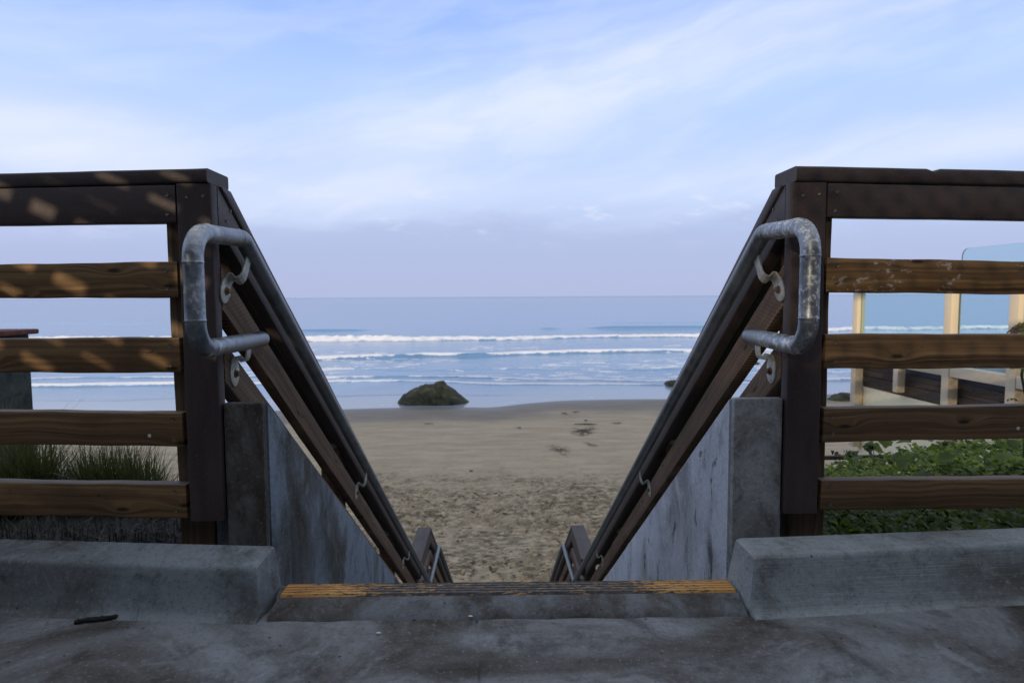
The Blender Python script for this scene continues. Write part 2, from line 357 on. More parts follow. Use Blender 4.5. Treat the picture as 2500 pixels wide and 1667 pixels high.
def m_concrete(name, c0, c1, c2, streak=0., big=1.6, pits=.5, wet=.0, flecks=0., edge=.8, brush=0.):
    """c0 brown grime, c1 body, c2 pale cool laitance"""
    m_, nn, bs = mat(name); v = nn.add('ShaderNodeTexCoord').outputs['Object']
    vs = nn.map(v, (1, 1, .72)) if streak else v
    a = nn.noise(vs, big, 9, .62, .8); b = nn.noise(nn.map(vs, (1, 1, 1), (5, 3, 1)), big*3.1, 8, .68, .5); f = nn.noise(v, 95, 6, .85); f2 = nn.noise(nn.map(v, (1, 1, 1), (2, 9, 4)), 420, 3, .8)
    mid_ = nn.noise(nn.map(v, (1, 1, 1), (9, 1, 7)), big*9, 7, .7, .3)
    c = nn.ramp(a, [(.39, c0), (.48, c1), (.58, c2)])
    c = nn.mix(nn.math('MULTIPLY', nn.step(b, .50, .70), .70), c, tuple(q*.62 for q in c0))
    c = nn.mix(nn.math('MULTIPLY', nn.step(b, .44, .32), .55), c, tuple(min(1, q*1.2) for q in c2))
    c = nn.mix(nn.math('MULTIPLY', nn.step(mid_, .54, .72), .42), c, tuple(q*.6 for q in c0))
    c = nn.mix(nn.math('MULTIPLY', nn.step(f, .53, .66), .7), c, tuple(q*.40 for q in c1))
    c = nn.mix(nn.math('MULTIPLY', nn.step(f, .45, .33), .55), c, tuple(min(1, q*1.8) for q in c2))
    c = nn.mix(nn.math('MULTIPLY', nn.step(f2, .64, .74), .6), c, tuple(min(1, q*2.6) for q in c2))
    h = nn.math('ADD', nn.math('MULTIPLY', f, .5), nn.math('MULTIPLY', b, .9))
    if brush:
        br_ = nn.noise(nn.map(v, (3, 60, 260)), 1.0, 4, .7); c = nn.mix(nn.math('MULTIPLY', nn.step(br_, .48, .66), brush), c, tuple(min(1, q*1.5) for q in c2)); h = nn.math('ADD', h, nn.math('MULTIPLY', br_, .8))
    if flecks:
        fl = nn.noise(nn.map(v, (1, 1, .5)), 17, 8, .74, .6); fm = nn.noise(v, 3.5, 4)
        k_ = nn.math('MULTIPLY', nn.step(fl, .555, .64), nn.step(fm, .40, .58))
        c = nn.mix(nn.math('MULTIPLY', k_, flecks), c, tuple(q*.22 for q in c0)); h = nn.math('SUBTRACT', h, k_)
    vo = nn.add('ShaderNodeTexVoronoi', {'Vector': v, 'Scale': 30.0}).outputs; pit = nn.math('MULTIPLY', nn.math('SUBTRACT', 1.0, nn.step(vo['Distance'], .04, .13)), nn.step(nn.sep(vo['Color'])[0], .80, .84))
    c = nn.mix(nn.math('MULTIPLY', pit, pits), c, (.015, .014, .013))
    if edge:   # arrises rubbed down to the aggregate
        be = nn.add('ShaderNodeBevel', {'Radius': .010}, samples=4).outputs[0]; gn = nn.add('ShaderNodeNewGeometry').outputs['Normal']
        dt = nn.add('ShaderNodeVectorMath', {0: be, 1: gn}, operation='DOT_PRODUCT').outputs['Value']
        em = nn.math('MULTIPLY', nn.step(dt, .995, .93), nn.step(nn.noise(v, 60, 6, .8), .42, .6))
        c = nn.mix(nn.math('MULTIPLY', em, edge), c, nn.ramp(nn.noise(v, 260, 3, .8), [(.4, tuple(q*.6 for q in c1)), (.62, tuple(min(1, q*1.9) for q in c2))]))
    setp(nn, bs, Base_Color=c, Roughness=nn.ramp(b, [(.3, .55), (.6, .88)]), Specular_IOR_Level=.35)
    bump(nn, bs, nn.math('SUBTRACT', h, pit), .6, .004); return m_
def m_simple(name, c0, c1, sc_=8, rough=.7, met=0., bm_=.2, spec=.4, det=6):
    m_, nn, bs = mat(name); v = ocoord(nn); a = nn.noise(v, sc_, det, .6)
    setp(nn, bs, Base_Color=nn.ramp(a, [(.35, c0), (.65, c1)]), Roughness=rough, Metallic=met, Specular_IOR_Level=spec)
    if bm_: bump(nn, bs, nn.noise(v, sc_*6, 4), bm_, .002)
    return m_
MC = m_composite()
MW_L = m_wood('fence_wood_left', (.055, .031, .015), (.155, .090, .038), (.29, .18, .078))
MW_R = m_wood('fence_wood_right', (.050, .029, .016), (.150, .088, .040), (.27, .17, .085))
MW_RP = m_wood('fence_wood_right_flaked', (.045, .026, .013), (.165, .092, .036), (.29, .175, .07), paint=.8)
MW_S = m_wood('stair_wood', (.060, .036, .022), (.135, .085, .052), (.22, .15, .095), slots=True)
MW_P = m_wood('post_wood', (.05, .032, .018), (.11, .072, .042), (.17, .12, .07))
MG_L = m_galv('galvanised_left', .35); MG_R = m_galv('galvanised_right', 1.0, .75)
MG_B = m_simple('bracket_steel', (.30, .30, .27), (.55, .54, .48), 40, .5, .35)
M_SCREW = m_simple('screw_steel', (.10, .09, .08), (.26, .24, .20), 300, .45, .7, 0)
M_RUST = m_simple('rusty_bolt', (.10, .05, .025), (.25, .16, .09), 120, .7, .4)
M_WALK = m_concrete('walkway_concrete', (.052, .044, .035), (.115, .116, .112), (.22, .235, .25), big=2.0, pits=.9, edge=0)
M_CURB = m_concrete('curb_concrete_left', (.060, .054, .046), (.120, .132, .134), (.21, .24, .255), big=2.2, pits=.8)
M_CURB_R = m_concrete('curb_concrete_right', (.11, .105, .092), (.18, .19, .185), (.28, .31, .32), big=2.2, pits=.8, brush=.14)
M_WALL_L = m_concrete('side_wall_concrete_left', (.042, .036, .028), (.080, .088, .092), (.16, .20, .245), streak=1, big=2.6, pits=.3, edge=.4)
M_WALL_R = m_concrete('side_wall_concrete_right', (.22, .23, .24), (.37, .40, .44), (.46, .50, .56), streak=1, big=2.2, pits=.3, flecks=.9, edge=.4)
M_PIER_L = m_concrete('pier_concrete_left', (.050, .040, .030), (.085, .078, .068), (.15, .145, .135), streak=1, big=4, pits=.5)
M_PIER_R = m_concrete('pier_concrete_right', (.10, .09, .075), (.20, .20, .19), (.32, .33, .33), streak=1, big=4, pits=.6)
M_STEP = m_concrete('step_concrete', (.12, .12, .11), (.2, .2, .19), (.28, .28, .27), edge=0)

# ------------------------------------------------------------------ ground: walkway
gx = [-9, -6, -4, -3, -2.2, -1.6, -1.1, -.7, -.45, -.2, -.075, -.071, -.069, -.065, 0, .3, .6, 1, 1.5, 2.1, 3, 4, 6, 9]
def joint(Y): return 0
ys = [-6.0, -4, -2, 0, .6, .9, 1.1, 1.25, 1.36, 1.46]
jx0 = atZ(1165, 1530, 0); jx1 = atZ(1170, 1667, 0)
X = np.zeros((len(ys), len(gx))); Y = X.copy(); Z = X.copy()
for i, y in enumerate(ys):
    jc = jx0.x+(jx1.x-jx0.x)*(y-jx0.y)/(jx1.y-jx0.y)
    for j, x in enumerate(gx):
        X[i, j] = x+.070+jc if -.08 < x < -.06 else x; Y[i, j] = y; Z[i, j] = -.006 if x in (-.071, -.069) else 0
tag(gridmesh('walkway', X, Y, Z, M_WALK), 'stained grey concrete walkway in the foreground', kind='structure')

# ------------------------------------------------------------------ curbs and threshold
def curb(side, e_base, e_ftop, e_btop, e_bbase, o_base, o_ftop, o_btop, label, mt):
    def prof(b, f, t_, bb, shrink):
        """cove at the foot, battered face, rounded front arris, gently crowned top"""
        up = (f-b); n_o = Vector((0, -1, 0)); P = [b+n_o*.030+Vector((0, 0, -.006)), b+n_o*.016+Vector((0, 0, .002)), b+n_o*.006+Vector((0, 0, .007)), b+n_o*.001+Vector((0, 0, .016))]
        d1 = (f-b).normalized(); d2 = (t_-f).normalized(); r = .011
        P += [b+up*.35, b+up*.65]
        A = f-d1*r; B = f+d2*r
        for k in range(5): q = k/4; P.append(A*(1-q)**2+f*2*q*(1-q)+B*q*q)
        P += [f.lerp(t_, .4), f.lerp(t_, .75), t_-d2*.006, t_-Vector((0, 0, .004)), Vector((bb.x, max(bb.y, t_.y+.003), -.05))]
        c_ = sum(P, Vector())/len(P)
        if shrink: P = [p.lerp(c_, shrink) for p in P]
        return P
    oo = (o_base, o_ftop, o_btop, Vector((o_btop.x, o_btop.y+.004, -.05))); ee = (e_base, e_ftop, e_btop, e_bbase)
    secs = []; NS = 70; outd = Vector((-1 if side < 0 else 1, 0, 0))
    for i in range(NS+1):
        f = 3.2*(i/NS)**1.3; bl_ = min(1, f/1.0); S_ = [a+(b-a)*f for a, b in zip(ee, oo)]
        if f > 1: S_ = [ob+(ob-ea)*(f-1) for ea, ob in zip(ee, oo)]
        P = prof(S_[0], S_[1], S_[2], S_[3], 0)
        ph = [math.sin(f*a+b) for a, b in ((7, .3), (13, 1.1), (29, 2.2), (47, .7))]
        P = [p+Vector((0, .0012*(ph[0]*.8+ph[2]*.5) if 3 < k < 13 else 0, .0012*(ph[1]*.9+ph[3]*.5) if 5 < k < 13 else 0)) for k, p in enumerate(P)]
        if i == 0:
            Q = prof(*S_, .055); secs.append([q-outd*(.004) if k > 2 else q for k, q in enumerate([p.copy() for p in Q])]); 
            Q = prof(*S_, .018); secs.append([q+outd*.001 for q in Q]); P = [p+outd*.006 for p in P]
        secs.append(P)
    K = len(secs[0]); vs = [p for q in secs for p in q]; fs = [(i*K+j, i*K+j+1, (i+1)*K+j+1, (i+1)*K+j) for i in range(len(secs)-1) for j in range(K-1)]
    fs.append(tuple(range(K))); fs.append(tuple((len(secs)-1)*K+j for j in range(K)))
    o = polymesh('curb', vs, fs, mt); smooth(o.data, 50); tag(o, label, 'curb', 'low concrete curbs beside the stair opening')
    return o
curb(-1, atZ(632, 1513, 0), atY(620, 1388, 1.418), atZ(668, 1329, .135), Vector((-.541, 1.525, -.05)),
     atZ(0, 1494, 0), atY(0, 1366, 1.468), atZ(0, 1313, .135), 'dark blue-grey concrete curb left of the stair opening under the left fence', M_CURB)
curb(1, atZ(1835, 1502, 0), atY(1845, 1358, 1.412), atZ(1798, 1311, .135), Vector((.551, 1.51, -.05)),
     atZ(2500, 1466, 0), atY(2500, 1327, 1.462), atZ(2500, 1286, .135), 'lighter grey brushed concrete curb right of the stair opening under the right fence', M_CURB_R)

m_, nn, bs = mat('worn_yellow_nosing')
v = nn.add('ShaderNodeTexCoord').outputs['Object']; x, y, z = nn.sep(v)
pn = nn.noise(nn.map(v, (.30, 2.2, 1)), 130, 6, .7); pl = nn.noise(v, 9, 4)
wear = nn.math('ADD', nn.step(nn.math('ABSOLUTE', nn.math('SUBTRACT', x, .02)), .16, .62), nn.math('MULTIPLY', nn.math('SUBTRACT', pl, .5), .8))
k = nn.step(nn.math('SUBTRACT', pn, nn.math('MULTIPLY', wear, .22)), .418, .392)
k = nn.math('MULTIPLY', k, nn.step(z, .018, .024))
c = nn.mix(k, nn.ramp(nn.noise(v, 60, 6), [(.35, (.040, .037, .033)), (.7, (.105, .10, .095))]), nn.ramp(pl, [(.3, (.46, .22, .055)), (.7, (.60, .33, .10))]))
setp(nn, bs, Base_Color=c, Roughness=.7); bump(nn, bs, nn.math('ADD', pn, k), .4, .002); M_NOSE = m_
M_THR = m_concrete('threshold_concrete', (.050, .042, .034), (.085, .084, .080), (.15, .165, .18), big=3.0, pits=.6)
t = thing('stair_threshold', (0, 1.45, 0), 'sloped concrete threshold with worn yellow grooved nosing at the stair top', 'threshold')
bl = atZ(652, 1516, 0); br = atZ(1826, 1503, 0); fl = atZ(684, 1456, .03); fr = atZ(1797, 1444, .03)
vs = []; nx = 24
for i in range(nx+1):
    f = i/nx; b = bl.lerp(br, f); a = fl.lerp(fr, f)
    b = b+Vector((0, .003*math.sin(i*1.7), 0))
    for p in ((b.x, b.y-.01, -.01), (b.x, b.y, .004), (b.x*.99+a.x*.01, b.y+.008, .010), (a.x*1.01, a.y-.006, .0265), (a.x*1.02, a.y+.004, .028), (a.x*1.04, a.y+.065, .026), (a.x*1.04, a.y+.075, -.15)): vs.append(p)
K = 7; fs = [(i*K+j, i*K+j+1, (i+1)*K+j+1, (i+1)*K+j) for i in range(nx) for j in range(K-1)]
polymesh('sill', vs, fs, M_THR, t)
# grooved nosing strip
prof = [(.000, .0275)]
for g in range(4):
    y0 = .004+g*.0125; prof += [(y0, .0335), (y0+.0085, .0335), (y0+.0095, .0305), (y0+.0115, .0305)]
prof += [(.056, .0335), (.0615, .031), (.064, .02), (.064, -.02)]
vs = []
for i in range(nx+1):
    f = i/nx; a = fl.lerp(fr, f)
    for (yy, zz) in prof: vs.append((a.x*1.0, a.y+.001+yy, zz))
K = len(prof); fs = [(i*K+j, i*K+j+1, (i+1)*K+j+1, (i+1)*K+j) for i in range(nx) for j in range(K-1)]
polymesh('nosing', vs, fs, M_NOSE, t)

# ------------------------------------------------------------------ concrete side walls of the stair
SL = .71; TH = math.atan(SL); CT, ST = math.cos(TH), math.sin(TH)
def side_wall(s, label, mwall, mpier):
    xi = s*.602
    t = thing('stair_side_wall', (s*.7, 1.6, -.2), label, 'wall', 'concrete side walls of the beach stairs')
    y0, y1 = 1.585, 5.45; zt = .468
    def z_at(y): return .462-SL*(y-1.6)
    pts = [(y0, -2.9), (y0, zt), (1.612, zt-.002), (y1, z_at(y1)), (y1, -3.6)]
    # pier (front face block) and raking wall
    vs = [(xi, *p) for p in [(1.6195, -2.9), (1.6195, zt-.004), (1.622, zt-.006), (y1, z_at(y1)), (y1, -3.6)]]
    vs += [(s*.745, *p) for p in [(1.6195, -2.9), (1.6195, zt-.004), (1.622, zt-.006), (y1, z_at(y1)), (y1, -3.6)]]
    fs = [(0, 1, 2, 3, 4), (9, 8, 7, 6, 5)]+[(i, (i+1) % 5, (i+1) % 5+5, i+5) for i in range(5)]
    polymesh('raking_wall', vs, fs, mwall, t, bevel=.004)
    a, b = sorted((xi+s*.002, s*.7065 if s < 0 else .7335))
    box('pier', (a, 1.592, -.3), (b, 1.6165, zt+.002), mpier, t, bevel=.010)
    return t
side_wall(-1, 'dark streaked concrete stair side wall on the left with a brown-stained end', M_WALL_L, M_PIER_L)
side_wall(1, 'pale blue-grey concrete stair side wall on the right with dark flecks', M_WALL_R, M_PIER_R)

# ------------------------------------------------------------------ stairs and landing
t = thing('staircase', (0, 1.52, -.1), 'concrete beach stairs dropping away behind the threshold', 'stairs')
def flight(name, y0, z0, nst, rise, run, w_):
    vs = []; pts = []
    for i in range(nst):
        pts += [(y0+i*run, z0-i*rise), (y0+i*run, z0-(i+1)*rise)]
    pts.append((y0+nst*run, z0-nst*rise)); pts += [(y0+nst*run, z0-nst*rise-.25), (y0, z0-.45)]
    K = len(pts); vs = [(-w_, *p) for p in pts]+[(w_, *p) for p in pts]
    fs = [tuple(range(K)), tuple(range(2*K-1, K-1, -1))]+[(i, (i+1) % K, (i+1) % K+K, i+K) for i in range(K)]
    polymesh(name, vs, fs, M_STEP, t, sm=False)
flight('upper_flight', 1.512, -.0, 15, .1775, .25, .597)
box('landing', (-.85, 5.262+.004, -2.9), (.85, 6.25, -2.6625), M_STEP, t)
flight('lower_flight', 6.254, -2.6625, 15, .1775, .25, .70)

# ------------------------------------------------------------------ fences
def screw(M, l, h, t_, parent, r=.0048, sgn=-1):
    seg = 14; vs = [(0, 0, sgn*.0002)]+[(r*.45*math.cos(2*math.pi*i/seg), r*.45*math.sin(2*math.pi*i/seg), sgn*.0002) for i in range(seg)]
    vs += [(r*math.cos(2*math.pi*i/seg), r*math.sin(2*math.pi*i/seg), sgn*.0016) for i in range(seg)]
    vs += [(r*1.05*math.cos(2*math.pi*i/seg), r*1.05*math.sin(2*math.pi*i/seg), -sgn*.002) for i in range(seg)]
    fs = [(0, 1+i, 1+(i+1) % seg) for i in range(seg)]+[(1+i, 1+(i+1) % seg, 1+seg+(i+1) % seg, 1+seg+i) for i in range(seg)]+[(1+seg+i, 1+seg+(i+1) % seg, 1+2*seg+(i+1) % seg, 1+2*seg+i) for i in range(seg)]
    return polymesh('screw', vs, fs, M_SCREW, parent, M @ Matrix.Translation((l, h, t_)))

def fence(s, A, Bx, By, boards, label, mats, capinfo, chips):
    """A = inner end point (x,y) of rail fronts, B = point at the picture edge; boards = [(z0in,z1in,z0out,z1out)]"""
    t = thing('slatted_fence', (A[0], A[1], 0), label, 'fence', 'slatted wooden fences flanking the stairs')
    dirx = Vector((Bx-A[0], By-A[1], 0)).normalized(); Lp = (Vector((Bx, By, 0))-Vector((A[0], A[1], 0))).length
    Ltot = 2.3; t0, t1 = (0, .038) if s < 0 else (-.038, 0)
    fr = -1 if s < 0 else 1; tf = 0.
    for i, (zi0, zi1, zo0, zo1) in enumerate(boards):
        slope = ((zo0+zo1)/2-(zi0+zi1)/2)/Lp
        ex = Vector((dirx.x, dirx.y, slope))
        M = frame((A[0], A[1], (zi0+zi1)/2), ex, (0, 0, 1)); hh = (zi1-zi0)/2
        nm = 'top_board' if i == 0 else 'slat'
        o = board(nm, 0.0+(.001 if i == 0 else [0, .004, .006, .007, .006][i]), Ltot, -hh, hh, t0, t1, M, mats[i], t, r=.0035 if i else .003, wob=.0004 if i == 0 else .0011, seed=i+40*s+50,
                  chips=chips.get(i, ()))
        lx = .034 if i else .022
        for hy in (.024, -.022): screw(M, lx+random.uniform(-.003, .003), hy+random.uniform(-.003, .003), tf, o, sgn=(-1 if s < 0 else 1))
        if i == 3:
            q = (.097 if s < 0 else .575); a = M @ Matrix.Translation((q, -.016, tf))
            box('pale_spot', (-.004, -.004, -.002), (.004, .004, .002), m_spot, o, bevel=.0008, M=a)  # small pale square set on the fourth board
    # dark end post (front board) and timber post behind
    x0, x1 = (-.794, -.709) if s < 0 else (.736, .824)
    M = frame((x0, 1.58, 0), (0, 0, 1), (1, 0, 0))
    # local: x=up, y=+X, z = up x X = +Y
    o = board('end_post', .168, 1.0165, 0, x1-x0, 0, .038, M, MC, t, r=.004, wob=.0003)
    for (u, v_) in ((.985, .026), (.988, .066)): screw(M, u, v_, 0, o, r=.004)
    xb = (-.842, -.752) if s < 0 else (.768, .862)
    board('timber_post', -.1, 1.0165, 0, abs(xb[1]-xb[0]), 0, .089, frame((xb[0], 1.6205, 0), (0, 0, 1), (1, 0, 0)), MW_P, t, r=.004)
    # cap: mitred clean end, lies over post and boards
    (cy, cz0, cz1) = capinfo
    xend = -.714 if s < 0 else .742
    Mc = frame((xend, cy, 0), dirx, (0, 0, 1))
    ta, tb = (0, .123) if s < 0 else (-.123, 0)
    n0 = Vector((dirx.x, dirx.y, 0)); nrm = n0.cross(Vector((0, 0, 1)))
    ob = board('cap_rail', 0, 2.4, cz0, cz1, ta, tb, Mc, MC, t, r=.006, wob=.0004, n_=120, chips=chips.get('cap', ()))
    # square the inner end to the stair line (shear the thickness)
    kx = -dirx.y/abs(dirx.x)
    for v_ in ob.data.vertices:
        if v_.co.x < .05: v_.co.x += -(dirx.y/dirx.x)*v_.co.z
    return t
m_spot = m_simple('pale_spot_white', (.6, .58, .55), (.75, .74, .72), 200, .5, 0, 0)
def bz(*a): return a
yL = 1.64; yR = 1.645
def col(px, tops, Yv): return [atY(px, q, Yv).z for q in tops]
Lb_in = [(.923, 1.0145), (.738, .8255), (.549, .636), (.360, .447), (.173, .262)]
zo = col(0, [550, 460, 729, 645, 911, 826, 1088, 1004, 1260, 1177], yL)
boardsL = [(a, b, zo[2*i], zo[2*i+1]) for i, (a, b) in enumerate(Lb_in)]
Rb_in = [(.931, 1.0145), (.740, .8275), (.546, .635), (.354, .444), (.175, .255)]
zo = col(2500, [543, 452, 719, 636, 899, 817, 1072, 990, 1246, 1164], yR)
boardsR = [(a, b, zo[2*i], zo[2*i+1]) for i, (a, b) in enumerate(Rb_in)]
xl = atY(0, 600, yL).x; xr = atY(2500, 600, yR).x
fence(-1, (-.7975, 1.583), xl, yL, boardsL, 'dark capped slatted fence left of the stairs with dappled sun on its boards', [MC, MW_L, MW_L, MW_L, MW_L], (1.572, 1.0185, 1.0535), {})
fence(1, (.8275, 1.583), xr, yR, boardsR, 'brown slatted fence right of the stairs with white paint flecks on its second board', [MC, MW_RP, MW_R, MW_R, MW_R], (1.572, 1.0185, 1.0565),
      {'cap': ((.385, .010, .007), (.41, .004, .004))})

# ------------------------------------------------------------------ stair guards
def slopeM(X): return frame((X, 1.6, 0), (0, CT, -ST), (0, ST, CT))
def l_of(Yc, z0): return (Yc-1.6)/CT  # at h=0 with vertical cut
def raking(name, xa, xb, z0b, z0t, ya, yb, mat_, parent, horiz=None, r=.0035, wob=.0008, yoff=1.6, zoff=0.0):
    """sloped board between vertical cuts at ya,yb"""
    lo, hi = sorted((xa, xb)); M = frame((lo, yoff, zoff), (0, CT, -ST), (0, ST, CT))
    k = -ST/CT
    o = board(name, (ya-yoff)/CT, (yb-yoff)/CT, z0b*CT, z0t*CT, 0, hi-lo, M, mat_, parent, k0=k, k1=k, r=r, wob=wob)
    return o
def clipz(o, zmax, yside):
    """flatten the upper start of a raking board under the level cap"""
    M = WM[o.name]; Mi = M.inverted()
    for v_ in o.data.vertices:
        p = M @ v_.co
        if p.z > zmax and p.y < yside: p.z = zmax; v_.co = Mi @ p
XI = {-1: -.709, 1: .737}
def guard(s, label):
    xi = XI[s]; xb = xi+s*.038
    t = thing('stair_guard', (xi, 1.62, 0), label, 'guard rail', 'timber guards along the upper flight')
    # fascia and cap, cut vertically and tucked below the level cap
    raking('fascia', xi, xb, .927, 1.034, 1.6195, 5.33, MC, t)
    c = raking('cap_rail', xi-s*.004, xi+s*.132, 1.037, 1.082, 1.635, 5.33, MC, t, r=.005)
    clipz(c, 1.0175, 1.75)
    f = [o for o in bpy.data.objects if o.parent == t and o.name.startswith('fascia')][0]; clipz(f, 1.0165, 1.75)
    for (u, hh) in ((1.665, .955), (1.69, .985)):
        M = frame((xi, u, hh-.02), (0, 1, 0), (0, 0, 1))
        o = screw(M, 0, 0, 0, f, r=.004, sgn=-s*1)
    raking('slat', xi, xb, .721, .83, 1.6195, 5.33, MW_S, t)
    raking('slat', xi, xb, .531, .64, 1.6195, 5.33, MW_S, t)
    xo, xp = sorted((xb+s*.0015, xb+s*.0905))
    for yp in (2.89, 4.20):
        board('timber_post', -.3-SL*(yp-1.6)-.2, 1.025-SL*(yp-1.6)-.07, 0, xp-xo, 0, .089, frame((xo, yp, 0), (0, 0, 1), (1, 0, 0)), MW_P, t)
    return t
guard(-1, 'sloping timber guard down the left side of the upper flight')
guard(1, 'sloping timber guard down the right side of the upper flight with sun-warmed slats')
def landing_guard(s, label):
    xi = s*.705; xb = xi+s*.038; t = thing('landing_guard', (xi, 5.33, -2.66), label, 'guard rail', 'guards of the lower landing and flight')
    zt = -1.560; y0, y1 = 5.335, 6.14
    a, b = sorted((xi-s*.004, xi+s*.128))
    def lv(nm, xa, xb_, z0, z1, mt, r=.004): lo, hi = sorted((xa, xb_)); return board(nm, y0, y1, z0, z1, 0, hi-lo, frame((lo, 0, 0), (0, 1, 0), (0, 0, 1)), mt, t, r=r)
    lv('cap_rail', a, b, zt-.04, zt, MC)
    lv('fascia', xi, xb, zt-.04-.112, zt-.042, MC)
    for k in range(1, 5): lv('slat', xi, xb, zt-.042-.19*k-.089, zt-.042-.19*k, MW_S)
    # raking part below, same section, shifted
    def rk(nm, xa, xb_, zb, zt_, mt): return raking(nm, xa, xb_, zb, zt_, y1+.001, 10.3, mt, t, yoff=y1, zoff=zt)
    rk('raking_cap_rail', a, b, -.046, -.001, MC)
    rk('raking_fascia', xi, xb, -.156, -.048, MC)
    for k in range(1, 3): rk('raking_slat', xi, xb, -.048-.19*k-.108, -.048-.19*k, MW_S)
    xo, xp = sorted((xb+s*.0015, xb+s*.0905))
    for yp, zz in ((5.36, 0), (6.05, 0), (7.4, 1), (8.7, 1), (9.9, 1)):
        ztop = zt-.045-(SL*(yp-y1)+.08 if zz else 0)
        board('timber_post', ztop-1.2, ztop, 0, xp-xo, 0, .089, frame((xo, yp, 0), (0, 0, 1), (1, 0, 0)), MW_P, t)
    return t
landing_guard(-1, 'brown capped guard at the lower landing on the left, beyond the upper flight')
landing_guard(1, 'purple-brown capped guard at the lower landing on the right, beyond the upper flight')

# ------------------------------------------------------------------ handrails
def bracket(P, s, nvec, svec, parent, dn):
    """P plate centre on the board face, s=-1 left/+1 right; strip goes from plate to pipe; dn = distance plate centre->pipe bottom along nvec"""
    ix = Vector((-s, 0, 0)); nv = Vector(nvec).normalized(); sv = Vector(svec).normalized()
    path = [(.003, .006), (.003, .020), (.004, .031), (.008, .0385), (.014, .0395), (.020, .033), (.026, .0275), (.033, .029), (.038, .037), (.0400, .046), (.0405, max(.05, dn-.014)), (.0405, dn+.010)]
    path = [p for i, p in enumerate(path) if i < 9 or p[1] >= .043]
    P3 = fillet([P+ix*a+nv*b for a, b in path], .0, 1) if False else [P+ix*a+nv*b for a, b in path]
    wd = [.012, .017, .0185, .0180, .0175, .017, .0165, .016, .0155, .015, .015, .015]
    th = .0045; vs = []; fs = []
    for i, p in enumerate(P3):
        a = P3[max(0, i-1)]; b = P3[min(len(P3)-1, i+1)]; tt = (b-a).normalized(); nn_ = tt.cross(sv).normalized()
        w_ = wd[i]
        for (q, r_) in ((-1, -.5), (1, -.5), (1, .5), (-1, .5)): vs.append(p+sv*q*w_+nn_*r_*th-P)
    K = 4
    for i in range(len(P3)-1):
        for j in range(4): fs.append((i*K+j, i*K+(j+1) % K, (i+1)*K+(j+1) % K, (i+1)*K+j))
    fs.append((0, 1, 2, 3)); fs.append(tuple((len(P3)-1)*K+j for j in range(4)))
    o = polymesh('bracket', vs, fs, MG_B, parent, Matrix.Translation(P), bevel=.0012)
    # oval plate
    seg = 28; vs = []; T2 = .0048
    for k, dpt, rr in ((0, 0, 1), (1, T2*.7, 1), (2, T2, .93)):
        for i in range(seg):
            A = 2*math.pi*i/seg; vs.append(ix*dpt+sv*(.0265*rr*math.cos(A))+nv*(-.003+.037*rr*math.sin(A)))
    fs = [(k*seg+i, k*seg+(i+1) % seg, (k+1)*seg+(i+1) % seg, (k+1)*seg+i) for k in (0, 1) for i in range(seg)]+[tuple(range(seg)), tuple(2*seg+i for i in range(seg))]
    Mp = Matrix.Translation(P-ix*(-.0003)); pl = polymesh('plate', vs, fs, MG_B, o, Mp)
    # washer + hex bolt
    vs = []; seg = 20
    prof_ = [(.0, .011), (.006, .011), (.007, .010)]
    for dpt, rr in prof_:
        for i in range(seg): A = 2*math.pi*i/seg; vs.append(ix*(dpt+.001)+sv*rr*math.cos(A)+nv*(rr*math.sin(A)-.006))
    for dpt, rr in ((.007, .0065), (.0125, .0065), (.0135, .0055)):
        for i in range(seg): A = 2*math.pi*i/seg; q = rr/math.cos(((A+math.pi/6) % (math.pi/3))-math.pi/6); vs.append(ix*(dpt+.001)+sv*q*math.cos(A)+nv*(q*math.sin(A)-.006))
    K = seg; fs = [(k*K+i, k*K+(i+1) % K, (k+1)*K+(i+1) % K, (k+1)*K+i) for k in range(5) for i in range(K)]+[tuple(5*K+i for i in range(K))]
    polymesh('bolt', vs, fs, M_RUST, o, Matrix.Translation(P))
    return o
def handrail(s, px, yend, ybend, yloop, zt, zb, ztilt, label, mt):
    t = thing('handrail', (px, 1.6, -.1), label, 'handrail', 'galvanised pipe handrails')
    z5 = -1.905; ybot = ybend+(zt-z5)/.700
    X2 = s*.662
    pts = [(px, yend, zb+ztilt), (px, yloop, zb), (px, yloop, zt), (px, ybend, zt+.010), (px*.5+X2*.5, ybot, z5), (X2, 6.50, z5), (X2, 10.2, z5-SL*3.7)]
    P = fillet(pts, [.062, .062, .045, .08, .06], 10)
    # weld seams at the elbow ends
    def arclen(target):
        best = None; S = 0; res = 0; bd = 1e9
        for a, b in zip(P[:-1], P[1:]):
            L = (b-a).length
            for k in range(40):
                q = a.lerp(b, k/40); dd = (q-target).length
                if dd < bd: bd = dd; res = S+L*k/40
            S += L
        return res
    V = Vector
    targets = [V((px, yloop+.064, zb)), V((px, yloop, zb+.066)), V((px, yloop, zt-.068)), V((px, yloop+.066, zt+.001)), V((px, ybend-.028, zt+.009))]
    rings = [(arclen(q), .0012, .0022) for q in targets]
    tube('pipe', P, .0214, mt, t, origin=(px, 1.6, .7), rings=rings, sides=32, step=.03)
    nv = (0, ST, CT); sv = (0, CT, -ST); xi = XI[s]
    for yb in (1.636, 3.02, 4.40):
        zc = zt+.0-SL*(yb-ybend)   # pipe centre at this Y
        # plate centre: pipe centre - n * .150 (approximately along n)
        cpt = Vector((xi, yb+.070, zt+.010-.700*(yb+.070-ybend)))
        P0 = cpt-Vector(nv)*.118; P0.x = xi-s*.0005
        bracket(P0, s, nv, sv, t, .118-.021)
    P0 = Vector((xi-s*.0005, 1.672, zb-.080)); bracket(P0, s, (0, 0, 1), (0, 1, 0), t, .080-.019)
    return t
handrail(-1, -.666, 1.775, 1.655, 1.386, .880, .621, .0, 'galvanised pipe handrail with looped end on the left of the stairs', MG_L)
